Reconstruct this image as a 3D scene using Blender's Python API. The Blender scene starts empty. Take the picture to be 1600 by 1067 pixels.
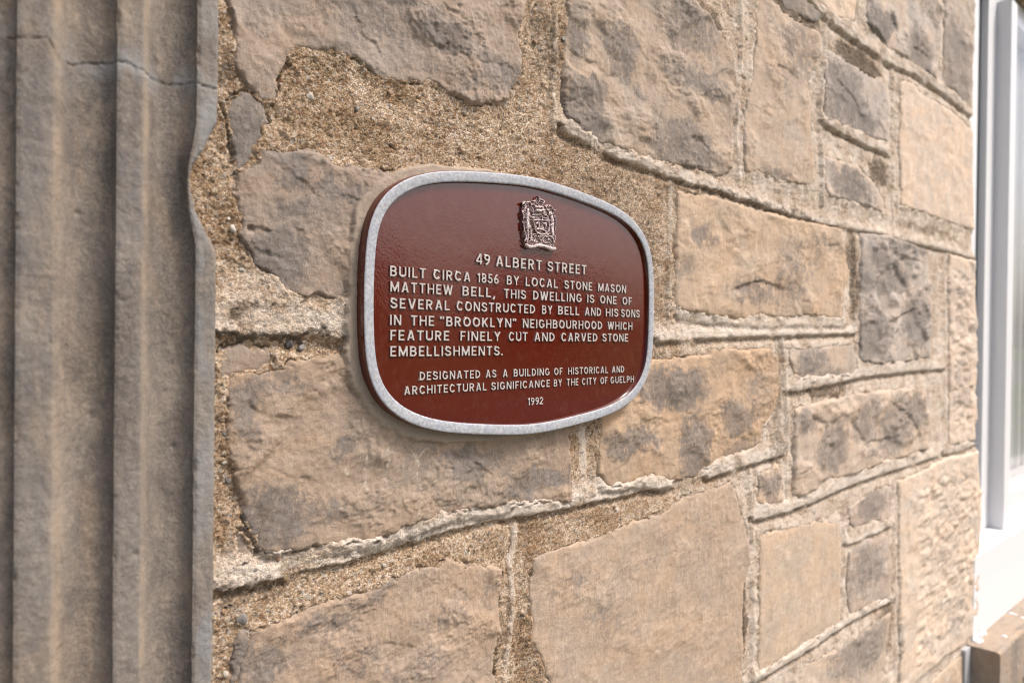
import bpy, math
import numpy as np
from mathutils import Matrix, Vector

# ------------------------------------------------------------------ camera
FPX = 1244.0; ROLL = 0.0115
_vx, _vy = 2057-800.0, 538-533.5
_c, _s = np.cos(ROLL), np.sin(ROLL)
_VX, _VY = _vx*_c+_vy*_s, -_vx*_s+_vy*_c
PITCH = np.arctan2(_VY, FPX); PHI = np.arctan2(_VX, np.hypot(FPX, _VY))
_f0 = np.array([np.cos(PHI), np.sin(PHI), 0]); _r0 = np.array([np.sin(PHI), -np.cos(PHI), 0])
FWD = _f0*np.cos(PITCH)+np.array([0, 0, np.sin(PITCH)]); _u0 = np.cross(_r0, FWD)
RIGHT = _c*_r0+_s*_u0; UP = -_s*_r0+_c*_u0
CAMH = 1267.0*np.cos(PHI)/FPX
CAM = np.array([0, -CAMH, 1.5])

S = bpy.context.scene
COL = S.collection
cd = bpy.data.cameras.new('camera'); cam = bpy.data.objects.new('camera', cd); COL.objects.link(cam)
cd.sensor_width = 36; cd.lens = 36*FPX/1600; cd.clip_start = 0.02; cd.clip_end = 500
M = Matrix(((RIGHT[0], UP[0], -FWD[0], CAM[0]), (RIGHT[1], UP[1], -FWD[1], CAM[1]), (RIGHT[2], UP[2], -FWD[2], CAM[2]), (0, 0, 0, 1)))
cam.matrix_world = M
cd.dof.use_dof = True; cd.dof.focus_distance = 0.98; cd.dof.aperture_fstop = 5.0
S.camera = cam

# ------------------------------------------------------------------ world and sun
SUN_EL, SUN_AZ = math.radians(54), math.radians(38)     # azimuth: from the wall normal (-Y) towards +X
w = bpy.data.worlds.new("World"); S.world = w; w.use_nodes = True
nt = w.node_tree; bg = nt.nodes['Background']
sky = nt.nodes.new('ShaderNodeTexSky'); sky.sky_type = 'NISHITA'; sky.sun_disc = False
sky.sun_elevation = SUN_EL; sky.sun_rotation = math.pi-SUN_AZ
sky.air_density = 0.7; sky.dust_density = 6.0; sky.ozone_density = 0.6
nt.links.new(sky.outputs[0], bg.inputs[0]); bg.inputs[1].default_value = 0.10
ld = bpy.data.lights.new('sun', 'SUN'); lo = bpy.data.objects.new('sun', ld); COL.objects.link(lo)
ld.energy = 1.5; ld.angle = math.radians(10.5); ld.color = (1, .94, .885)
sd = Vector((math.sin(SUN_AZ)*math.cos(SUN_EL), -math.cos(SUN_AZ)*math.cos(SUN_EL), math.sin(SUN_EL)))
lo.rotation_euler = sd.to_track_quat('Z', 'Y').to_euler(); lo.location = (3, -4, 5)
S.view_settings.view_transform = 'Standard'; S.view_settings.look = 'None'
S.view_settings.exposure = 1.10; S.view_settings.gamma = 1
S.view_settings.use_curve_mapping = False
S.render.engine = 'CYCLES'
S.cycles.filter_width = 1.05

# ------------------------------------------------------------------ helpers
def Wp(x, y, y0=0.0):
    x = np.asarray(x, float); y = np.asarray(y, float)
    d = FWD+(x[..., None]-800)/FPX*RIGHT+(533.5-y[..., None])/FPX*UP
    t = (y0+CAMH)/d[..., 1:2]
    p = CAM+t*d
    return p[..., 0], p[..., 2]
def W1(x, y, y0=0.0):
    a, b = Wp(np.array(x), np.array(y), y0); return float(a), float(b)
def Wpts(pts, y0=0.0):
    a = np.array(pts, float); X, Z = Wp(a[:, 0], a[:, 1], y0); return np.stack([X, Z], 1)
def depth_at(X):          # distance along the view axis of a wall point
    return X*FWD[0]+CAMH*FWD[1]
def h2(ix, iy, seed):
    a = (ix.astype(np.int64)*374761393+iy.astype(np.int64)*668265263+seed*2147483647+seed*7919) & 0xffffffff
    a = ((a ^ (a >> 13))*1274126177) & 0xffffffff
    a = ((a ^ (a >> 16))*2246822519) & 0xffffffff
    return ((a ^ (a >> 15)) & 0xffffff)/float(0x1000000)
def pn(x, y, seed=0):
    xi = np.floor(x); yi = np.floor(y); fx = x-xi; fy = y-yi
    ux = fx*fx*fx*(fx*(fx*6-15)+10); uy = fy*fy*fy*(fy*(fy*6-15)+10)
    def g(i, j):
        a = h2(xi+i, yi+j, seed)*2*np.pi
        return np.cos(a)*(fx-i)+np.sin(a)*(fy-j)
    return ((g(0, 0)*(1-ux)+g(1, 0)*ux)*(1-uy)+(g(0, 1)*(1-ux)+g(1, 1)*ux)*uy)*1.5
def fbm(x, y, seed=0, o=4, rough=.5):
    s = 0; a = 1; t = 0
    for k in range(o):
        s = s+a*pn(x*2**k+k*17.3, y*2**k-k*9.1, seed+k*31); t += a; a *= rough
    return s/t*1.3
def ridged(x, y, seed=0, o=4):
    s = 0; a = 1; t = 0
    for k in range(o):
        s = s+a*(1-2*np.abs(pn(x*2**k+k*7.7, y*2**k+k*3.3, seed+k*13))); t += a; a *= .5
    return s/t
def worley(x, y, seed=0):
    xi = np.floor(x); yi = np.floor(y)
    f1 = np.full(x.shape, 9.); f2 = np.full(x.shape, 9.); idv = np.zeros(x.shape); dx1 = np.zeros(x.shape); dy1 = np.zeros(x.shape)
    for i in (-1, 0, 1):
        for j in (-1, 0, 1):
            px = xi+i+h2(xi+i, yi+j, seed); py = yi+j+h2(xi+i, yi+j, seed+5)
            d = np.hypot(px-x, py-y); m = d < f1
            f2 = np.where(m, f1, np.minimum(f2, d))
            idv = np.where(m, h2(xi+i, yi+j, seed+9), idv); dx1 = np.where(m, x-px, dx1); dy1 = np.where(m, y-py, dy1)
            f1 = np.where(m, d, f1)
    return f1, f2, idv, dx1, dy1
def facet(X, Z, sc, seed):
    """continuous relief of flat broken faces meeting in sharp creases"""
    x = X*sc; y = Z*sc*1.25; xi = np.floor(x); yi = np.floor(y); best = np.full(x.shape, -9.)
    for i in (-1, 0, 1):
        for j in (-1, 0, 1):
            gx, gy = xi+i, yi+j
            px = gx+h2(gx, gy, seed); py = gy+h2(gx, gy, seed+1); a = h2(gx, gy, seed+2)*3.1416
            u = (x-px)*np.cos(a)+(y-py)*np.sin(a); v = -(x-px)*np.sin(a)+(y-py)*np.cos(a)
            b1 = .35+.9*h2(gx, gy, seed+3); b2 = .35+.9*h2(gx, gy, seed+4)
            best = np.maximum(best, .5*h2(gx, gy, seed+5)-np.maximum(np.maximum(u*b1, -u*b2), np.maximum(v*b2, -v*b1)))
    return best
def sst(a, b, x):
    t = np.clip((x-a)/(b-a), 0, 1); return t*t*(3-2*t)
def seg_dist(X, Z, P, closed=False):
    """distance to polyline, plus the signed side of the nearest segment and the index"""
    P = np.asarray(P); n = len(P); best = np.full(X.shape, 1e9); side = np.zeros(X.shape); tpos = np.zeros(X.shape)
    for i in range(n if closed else n-1):
        a = P[i]; b = P[(i+1) % n]; e = b-a; L2 = (e**2).sum()+1e-12
        t = np.clip(((X-a[0])*e[0]+(Z-a[1])*e[1])/L2, 0, 1)
        d = np.hypot(X-a[0]-t*e[0], Z-a[1]-t*e[1]); m = d < best
        best = np.where(m, d, best)
        cr = e[0]*(Z-a[1])-e[1]*(X-a[0])
        side = np.where(m, cr, side); tpos = np.where(m, (i+t)/(n-1), tpos)
    return best, side, tpos
def poly_sd(X, Z, P):
    P = np.asarray(P); n = len(P); ins = np.zeros(X.shape, bool)
    for i in range(n):
        a = P[i]; b = P[(i+1) % n]
        c = ((a[1] > Z) != (b[1] > Z)) & (X < (b[0]-a[0])*(Z-a[1])/(b[1]-a[1]+1e-15)+a[0])
        ins ^= c
    d, _, _ = seg_dist(X, Z, P, True)
    return np.where(ins, d, -d)

def link(name, me, parent=None, mat=None, **props):
    o = bpy.data.objects.new(name, me); COL.objects.link(o)
    if parent is not None: o.parent = parent
    if mat is not None and me is not None:
        for m_ in (mat if isinstance(mat, (list, tuple)) else [mat]): me.materials.append(m_)
    for k, v in props.items(): o[k] = v
    return o
def empty(name, loc=(0, 0, 0), **props):
    o = bpy.data.objects.new(name, None); COL.objects.link(o); o.location = loc
    o.empty_display_size = .05
    for k, v in props.items(): o[k] = v
    return o
def raw_mesh(name, V, F, smooth=True, attrs=None, mi=None):
    me = bpy.data.meshes.new(name)
    V = np.ascontiguousarray(V, dtype=np.float32); F = np.ascontiguousarray(F, dtype=np.int32)
    me.vertices.add(len(V)); me.vertices.foreach_set('co', V.ravel())
    n, k = F.shape
    me.loops.add(n*k); me.loops.foreach_set('vertex_index', F.ravel())
    me.polygons.add(n); me.polygons.foreach_set('loop_start', np.arange(0, n*k, k, dtype=np.int32))
    try: me.polygons.foreach_set('loop_total', np.full(n, k, dtype=np.int32))
    except Exception: pass
    me.update(calc_edges=True)
    me.polygons.foreach_set('use_smooth', np.full(n, smooth, dtype=bool))
    if mi is not None: me.polygons.foreach_set('material_index', np.ascontiguousarray(mi, dtype=np.int32))
    for a, v in (attrs or {}).items():
        at = me.attributes.new(a, 'FLOAT', 'POINT'); at.data.foreach_set('value', np.ascontiguousarray(v, dtype=np.float32))
    me.update()
    return me
def grid_faces(nr, nc, keep=None, flip=False):
    i = np.arange(nr*nc).reshape(nr, nc)
    a, b, c, d = i[:-1, :-1], i[:-1, 1:], i[1:, 1:], i[1:, :-1]
    F = np.stack([a, b, c, d], -1).reshape(-1, 4)
    if flip: F = F[:, ::-1]
    if keep is not None:
        k = keep.ravel(); F = F[k[F].all(1)]
    return F
def compact(V, F, attrs, mi=None):
    u, inv = np.unique(F.ravel(), return_inverse=True)
    return V[u], inv.reshape(F.shape), {k: v[u] for k, v in attrs.items()}
def box(V, F, x0, x1, y0, y1, z0, z1):
    b = len(V)
    V += [(x0, y0, z0), (x1, y0, z0), (x1, y1, z0), (x0, y1, z0), (x0, y0, z1), (x1, y0, z1), (x1, y1, z1), (x0, y1, z1)]
    F += [(b, b+3, b+2, b+1), (b+4, b+5, b+6, b+7), (b, b+1, b+5, b+4), (b+1, b+2, b+6, b+5), (b+2, b+3, b+7, b+6), (b+3, b, b+4, b+7)]
def box_obj(name, boxes, parent, mat, bevel=0, **props):
    V, F = [], []
    for b in boxes: box(V, F, *b)
    o = link(name, raw_mesh(name, np.array(V), np.array(F), smooth=False), parent, mat, **props)
    if bevel:
        m_ = o.modifiers.new('bevel', 'BEVEL'); m_.width = bevel; m_.segments = 2; m_.limit_method = 'ANGLE'
    return o

# ------------------------------------------------------------------ materials
class NB:
    def __init__(s, name):
        s.m = bpy.data.materials.new(name); s.m.use_nodes = True; s.t = s.m.node_tree
        s.b = s.t.nodes['Principled BSDF']; s.n = s.t.nodes
        s.pos = s.n.new('ShaderNodeNewGeometry').outputs['Position']
    def link(s, a, b): s.t.links.new(a, b)
    def mapping(s, scale, loc=(0, 0, 0), src=None):
        n = s.n.new('ShaderNodeMapping'); n.inputs['Scale'].default_value = scale; n.inputs['Location'].default_value = loc
        s.link(src or s.pos, n.inputs['Vector']); return n.outputs[0]
    def noise(s, scale, detail=4, rough=.5, vec=None, dist=0):
        n = s.n.new('ShaderNodeTexNoise'); n.inputs['Scale'].default_value = scale; n.inputs['Detail'].default_value = detail
        n.inputs['Roughness'].default_value = rough; n.inputs['Distortion'].default_value = dist
        s.link(vec or s.pos, n.inputs['Vector']); return n.outputs['Fac']
    def voro(s, scale, out='Distance', vec=None, feature='F1', rand=1):
        n = s.n.new('ShaderNodeTexVoronoi'); n.feature = feature; n.inputs['Scale'].default_value = scale
        n.inputs['Randomness'].default_value = rand
        s.link(vec or s.pos, n.inputs['Vector']); return n.outputs[out]
    def ramp(s, src, stops, interp='LINEAR'):
        n = s.n.new('ShaderNodeValToRGB'); cr = n.color_ramp; cr.interpolation = interp
        while len(cr.elements) < len(stops): cr.elements.new(.5)
        for e, (p, c) in zip(cr.elements, stops):
            e.position = p; e.color = (c, c, c, 1) if not hasattr(c, '__len__') else (*c, 1)
        s.link(src, n.inputs[0]); return n.outputs[0]
    def mix(s, f, a, b, mode='MIX'):
        n = s.n.new('ShaderNodeMix'); n.data_type = 'RGBA'; n.blend_type = mode
        for sock, v in ((n.inputs[0], f), (n.inputs[6], a), (n.inputs[7], b)):
            if isinstance(v, bpy.types.NodeSocket): s.link(v, sock)
            elif hasattr(v, '__len__'): sock.default_value = (*v, 1)
            else: sock.default_value = v
        return n.outputs[2]
    def math(s, op, a, b=0, c=None):
        n = s.n.new('ShaderNodeMath'); n.operation = op
        for i, v in enumerate((a, b) if c is None else (a, b, c)):
            if isinstance(v, bpy.types.NodeSocket): s.link(v, n.inputs[i])
            else: n.inputs[i].default_value = v
        return n.outputs[0]
    def attr(s, name):
        n = s.n.new('ShaderNodeAttribute'); n.attribute_name = name; return n.outputs['Fac']
    def objcol(s): return s.n.new('ShaderNodeObjectInfo').outputs['Color']
    def bump(s, h, strength, dist, prev=None):
        n = s.n.new('ShaderNodeBump'); n.inputs['Strength'].default_value = strength; n.inputs['Distance'].default_value = dist
        s.link(h, n.inputs['Height'])
        if prev is not None: s.link(prev, n.inputs['Normal'])
        return n.outputs[0]
    def done(s, col=None, rough=.9, normal=None, spec=.3, metal=0):
        if isinstance(col, bpy.types.NodeSocket): s.link(col, s.b.inputs['Base Color'])
        elif col is not None: s.b.inputs['Base Color'].default_value = (*col, 1)
        if isinstance(rough, bpy.types.NodeSocket): s.link(rough, s.b.inputs['Roughness'])
        else: s.b.inputs['Roughness'].default_value = rough
        if isinstance(metal, bpy.types.NodeSocket): s.link(metal, s.b.inputs['Metallic'])
        else: s.b.inputs['Metallic'].default_value = metal
        s.b.inputs['Specular IOR Level'].default_value = spec
        if normal is not None: s.link(normal, s.b.inputs['Normal'])
        return s.m

def mat_stone():
    n = NB('weathered_limestone')
    base = n.objcol()
    v1 = n.mapping((9, 9, 14))
    cloud = n.noise(1, 5, .6, v1, .6)
    c = n.mix(n.ramp(cloud, [(.35, 0), (.65, 1)]), n.mix(1, base, (1.08, .99, .89), 'MULTIPLY'), n.mix(1, base, (.88, .91, .94), 'MULTIPLY'))
    orange = n.noise(26, 4, .6, None, 1.0)
    c = n.mix(n.math('MULTIPLY', n.ramp(orange, [(.54, 0), (.7, 1)]), .38), c, n.mix(1, base, (1.08, .93, .79), 'MULTIPLY'))
    pale = n.noise(38, 5, .65, None, .7)
    c = n.mix(n.math('MULTIPLY', n.ramp(pale, [(.50, 0), (.68, 1)]), .5), c, n.mix(1, base, (1.34, 1.36, 1.38), 'MULTIPLY'))
    # grey weathering: traced patches, broken up by fine speckle
    sp = n.noise(210, 5, .72, None, .4); sp2 = n.noise(60, 5, .65, None, .8)
    g = n.math('ADD', n.attr('stain'), n.math('ADD', n.math('MULTIPLY', n.math('SUBTRACT', sp, .5), 1.7), n.math('MULTIPLY', n.math('SUBTRACT', sp2, .5), 1.7)))
    gm = n.ramp(g, [(.30, 0), (.56, .62), (.95, 1)])
    gc = n.mix(n.ramp(sp2, [(.35, 0), (.65, 1)]), (.095, .085, .080), (.215, .196, .182))
    c = n.mix(n.math('MULTIPLY', gm, .88), c, gc)
    mot = n.noise(420, 4, .75); mk = n.noise(34, 4, .6, None, .5)
    c = n.mix(n.math('MULTIPLY', n.math('MULTIPLY', n.ramp(mot, [(.50, 0), (.64, 1)]), n.ramp(mk, [(.42, 0), (.62, 1)])), .5), c, (.14, .11, .09))
    stk = n.noise(1, 5, .7, n.mapping((95, 95, 30)), 1.6)
    c = n.mix(n.math('MULTIPLY', n.ramp(stk, [(.5, 0), (.68, 1)]), .30), c, n.mix(1, base, (.62, .60, .60), 'MULTIPLY'))
    c = n.mix(n.math('MULTIPLY', n.ramp(stk, [(.34, 1), (.48, 0)]), .40), c, n.mix(1, base, (1.32, 1.27, 1.2), 'MULTIPLY'))
    # dark pin holes and specks
    pv = n.voro(330); pk = n.noise(22, 3, .5)
    pits = n.math('MULTIPLY', n.ramp(pv, [(.10, 1), (.24, 0)]), n.ramp(pk, [(.5, 0), (.64, 1)]))
    c = n.mix(n.math('MULTIPLY', pits, .55), c, (.09, .07, .055))
    gr = n.noise(900, 3, .7)
    c = n.mix(n.math('MULTIPLY', n.math('ABSOLUTE', n.math('SUBTRACT', gr, .5)), 1.3), c, n.ramp(gr, [(.42, (.16, .12, .09)), (.58, (.62, .5, .38))]))
    c = n.mix(n.attr('cement'), c, n.mix(n.noise(400, 4, .7), (.29, .235, .185), (.44, .36, .285)))
    c = n.mix(n.attr('pale'), c, (.62, .55, .47))
    b1 = n.bump(n.noise(170, 7, .78, None, 1.2), .75, .0026)
    b2 = n.bump(n.noise(620, 3, .7, None, 1.0), .45, .0008, b1)
    b3 = n.bump(n.math('MULTIPLY', pits, -1), .6, .0012, b2)
    return n.done(c, .92, b3, .25)

def mat_mortar():
    n = NB('sandy_lime_mortar')
    big = n.noise(30, 4, .6)
    c = n.mix(n.ramp(big, [(.35, 0), (.65, 1)]), (.40, .28, .175), (.60, .455, .325))
    gcol = n.voro(520, 'Color'); gd = n.voro(520)
    sep = n.n.new('ShaderNodeSeparateColor'); n.link(gcol, sep.inputs[0])
    grain = n.ramp(sep.outputs[0], [(0, (.09, .055, .03)), (.2, (.30, .195, .11)), (.5, (.51, .365, .235)), (.8, (.74, .585, .43)), (.93, (.86, .80, .72))])
    c = n.mix(.62, c, grain)
    g2 = n.voro(230, 'Color'); sep2 = n.n.new('ShaderNodeSeparateColor'); n.link(g2, sep2.inputs[0])
    big_g = n.ramp(sep2.outputs[1], [(.86, 0), (.9, 1)]); 
    c = n.mix(n.math('MULTIPLY', big_g, .6), c, n.ramp(sep2.outputs[0], [(0, (.10, .075, .06)), (.4, (.36, .2, .11)), (.7, (.5, .46, .42)), (1, (.75, .70, .62))], 'CONSTANT'))
    wx_ = n.noise(11, 5, .65, None, .8)
    c = n.mix(n.ramp(wx_, [(.46, 0), (.60, 1)]), c, n.mix(1, c, (.70, .64, .57), 'MULTIPLY'))
    pale = n.math('ADD', n.attr('pale'), n.math('MULTIPLY', n.math('SUBTRACT', n.noise(75, 5, .7), .5), .9))
    c = n.mix(n.math('MULTIPLY', n.ramp(pale, [(.15, 0), (.7, 1)]), .86), c, n.mix(n.ramp(gd, [(.2, 0), (.6, 1)]), (.88, .80, .71), (.76, .66, .56)))
    dirt_shade = n.math('ADD', n.attr('stain'), n.math('MULTIPLY', n.math('SUBTRACT', n.noise(170, 5, .75), .5), 2.0))  # grime plus the shade painted into the joints
    c = n.mix(n.math('MULTIPLY', n.ramp(dirt_shade, [(.3, 0), (.9, 1)]), .8), c, (.10, .078, .055))
    c = n.mix(n.attr('cement'), c, n.mix(n.noise(400, 4, .7), (.29, .235, .185), (.44, .36, .285)))
    hgt = n.ramp(gd, [(0, 1), (.65, 0)])
    amt = n.math('SUBTRACT', 1, n.math('MULTIPLY', n.attr('cement'), .85))
    b1 = n.bump(n.math('MULTIPLY', hgt, amt), .8, .0018)
    b2 = n.bump(n.math('MULTIPLY', n.noise(230, 6, .8), amt), .8, .0042, b1)
    return n.done(c, .95, b2, .2)

def mat_pilaster():
    n = NB('grey_sandstone')
    v = n.mapping((10, 10, 5))
    cl = n.noise(1, 6, .62, v, .8)
    c = n.mix(n.ramp(cl, [(.36, 0), (.64, 1)]), (.105, .093, .086), (.215, .187, .160))
    o = n.noise(16, 5, .6, n.mapping((1, 1, .35)), 1.2)
    c = n.mix(n.math('MULTIPLY', n.ramp(o, [(.50, 0), (.66, 1)]), .5), c, (.34, .25, .165))
    sp = n.noise(120, 5, .7); s2 = n.noise(40, 5, .7, None, .6)
    c = n.mix(n.math('MULTIPLY', n.ramp(n.math('ADD', n.math('MULTIPLY', sp, .55), n.math('MULTIPLY', s2, .45)), [(.5, 0), (.66, 1)]), .55), c, (.085, .075, .075))
    gr = n.noise(480, 4, .7)
    c = n.mix(.22, c, n.ramp(gr, [(.40, (.045, .038, .034)), (.60, (.40, .34, .27))]))
    bp = n.noise(1, 6, .68, n.mapping((34, 34, 16)), 1.0)
    c = n.mix(n.math('MULTIPLY', n.ramp(bp, [(.50, 0), (.62, 1)]), .42), c, (.085, .073, .068))
    c = n.mix(n.math('MULTIPLY', n.ramp(bp, [(.34, 1), (.46, 0)]), .5), c, (.30, .245, .19))
    c = n.mix(n.math('MULTIPLY', n.attr('pale'), n.ramp(s2, [(.3, .4), (.7, 1)])), c, (.26, .268, .272))
    c = n.mix(n.attr('stain'), c, (.03, .025, .02))
    c = n.mix(n.math('MULTIPLY', n.attr('warm'), n.ramp(s2, [(.35, .5), (.6, 1)])), c, (.36, .285, .21))  # painted arris highlights, also the lighter broken edge
    b1 = n.bump(n.noise(80, 6, .7, None, .3), .6, .003)
    b2 = n.bump(n.noise(420, 4, .7), .35, .001, b1)
    return n.done(c, .92, b2, .2)

def mat_brown():
    n = NB('brown_gloss_enamel')
    c = n.mix(n.noise(30, 3, .5), (.078, .0080, .0030), (.090, .0102, .0040))
    sc = n.ramp(n.voro(60), [(.012, 1), (.02, 0)])
    c = n.mix(n.math('MULTIPLY', sc, .8), c, (.6, .5, .45))
    b1 = n.bump(n.noise(90, 2, .5), .25, .0004)
    b2 = n.bump(n.noise(360, 3, .55), .20, .00045, b1)
    du = n.noise(70, 6, .7, None, .8)
    c = n.mix(n.math('MULTIPLY', n.ramp(du, [(.5, 0), (.72, 1)]), .06), c, (.34, .22, .17))
    m_ = n.done(c, n.ramp(n.noise(45, 3, .6), [(.3, .10), (.7, .14)]), b2, .6)
    n.b.inputs['Coat Weight'].default_value = .55; n.b.inputs['Coat Roughness'].default_value = .06; n.link(b2, n.b.inputs['Coat Normal'])
    return m_
def mat_silver():
    n = NB('worn_silver_paint')
    a = n.noise(330, 5, .7, None, .4); big = n.noise(55, 4, .6, None, .6)
    c = n.mix(n.ramp(a, [(.40, 0), (.60, 1)]), (.27, .285, .315), (.45, .465, .49))
    c = n.mix(n.math('MULTIPLY', n.ramp(big, [(.5, 0), (.66, 1)]), .35), c, (.30, .34, .42))
    tan = n.noise(150, 6, .75, None, .5)
    c = n.mix(n.math('MULTIPLY', n.ramp(tan, [(.56, 0), (.68, 1)]), .5), c, (.30, .24, .18))
    return n.done(c, .58, n.bump(n.noise(420, 4, .7), .35, .0007), .35, .08)
def mat_letter():
    n = NB('silver_letter_paint')
    c = n.mix(n.noise(350, 4, .6), (.38, .355, .33), (.55, .52, .49))
    return n.done(c, .5, n.bump(n.noise(700, 3, .6), .2, .0004), .5, .1)
def mat_emblem():
    n = NB('worn_emblem_silver')
    c = n.mix(n.ramp(n.noise(420, 4, .7), [(.4, 0), (.6, 1)]), (.32, .23, .22), (.74, .65, .65))
    return n.done(c, .6, None, .4, 0)
def simple(name, col, rough=.5, spec=.5, noise_amt=.06, bump=0):
    n = NB(name); col = np.array(col)
    c = n.mix(n.noise(25, 5, .65), tuple(col*(1-noise_amt)), tuple(np.minimum(col*(1+noise_amt), .9)))
    return n.done(c, rough, n.bump(n.noise(200, 4, .6), .3, bump) if bump else None, spec)

MS, MM, MP = mat_stone(), mat_mortar(), mat_pilaster()
MB, MSI, ML, ME = mat_brown(), mat_silver(), mat_letter(), mat_emblem()
MWH = simple('white_vinyl', (.71, .715, .725), .4, .5, .03)
MGR = simple('grey_weather_seal', (.09, .10, .11), .6, .3)
MDK = simple('dark_room', (.03, .032, .035), .8, .2)
MCU = simple('pale_curtain_fabric', (.78, .78, .76), .9, .1, .08)

# ------------------------------------------------------------------ plaque outline (in wall coordinates)
PCX, PCZ = .727, 1.537; PA, PB = .2573, .158
PC = [1.06537661, -0.00143109, -0.06706614, -0.00957838, 0.00888251]
def plq_xy(th, off=0.0):
    r = sum(PC[k]*np.cos(2*k*th) for k in range(5))
    x = PA*r*np.cos(th); z = PB*r*np.sin(th)
    if off:
        e = 1e-3
        r2 = sum(PC[k]*np.cos(2*k*(th+e)) for k in range(5)); x2 = PA*r2*np.cos(th+e); z2 = PB*r2*np.sin(th+e)
        tx, tz = x2-x, z2-z; L = np.hypot(tx, tz); x = x+tz/L*off; z = z-tx/L*off
    return PCX+x, PCZ+z
_th = np.linspace(0, 2*np.pi, 121)[:-1]
PLQ = np.stack(plq_xy(_th), 1)
def plq_ring(X, Z):
    """0..1 mask of the cement bedding smeared round the plaque"""
    out = np.zeros(X.shape)
    m = (np.abs(X-PCX) < .33) & (np.abs(Z-PCZ) < .22)
    if m.any():
        x = X[m]; z = Z[m]; d = -poly_sd(x, z, PLQ)
        an = np.arctan2((z-PCZ)/PB, (x-PCX)/PA)
        wl = .002+.009*sst(-.1, .9, -np.cos(an))+.006*np.clip(-np.sin(an), 0, 1)*sst(-.5, .6, -np.cos(an))+.001*np.clip(np.sin(an), 0, 1)
        wl = wl*(1+.5*fbm(x*34, z*34, 91, 5, .6))
        out[m] = 1-sst(-.0015, .0022, d-wl)
    return out

# ------------------------------------------------------------------ traced stones (photo pixels -> wall plane)
TAN = (.40, .300, .210); TANP = (.50, .395, .295); TANG = (.33, .26, .20); TANO = (.43, .305, .20); PALE = (.64, .535, .425)
GREY = (.27, .235, .20)
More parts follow.
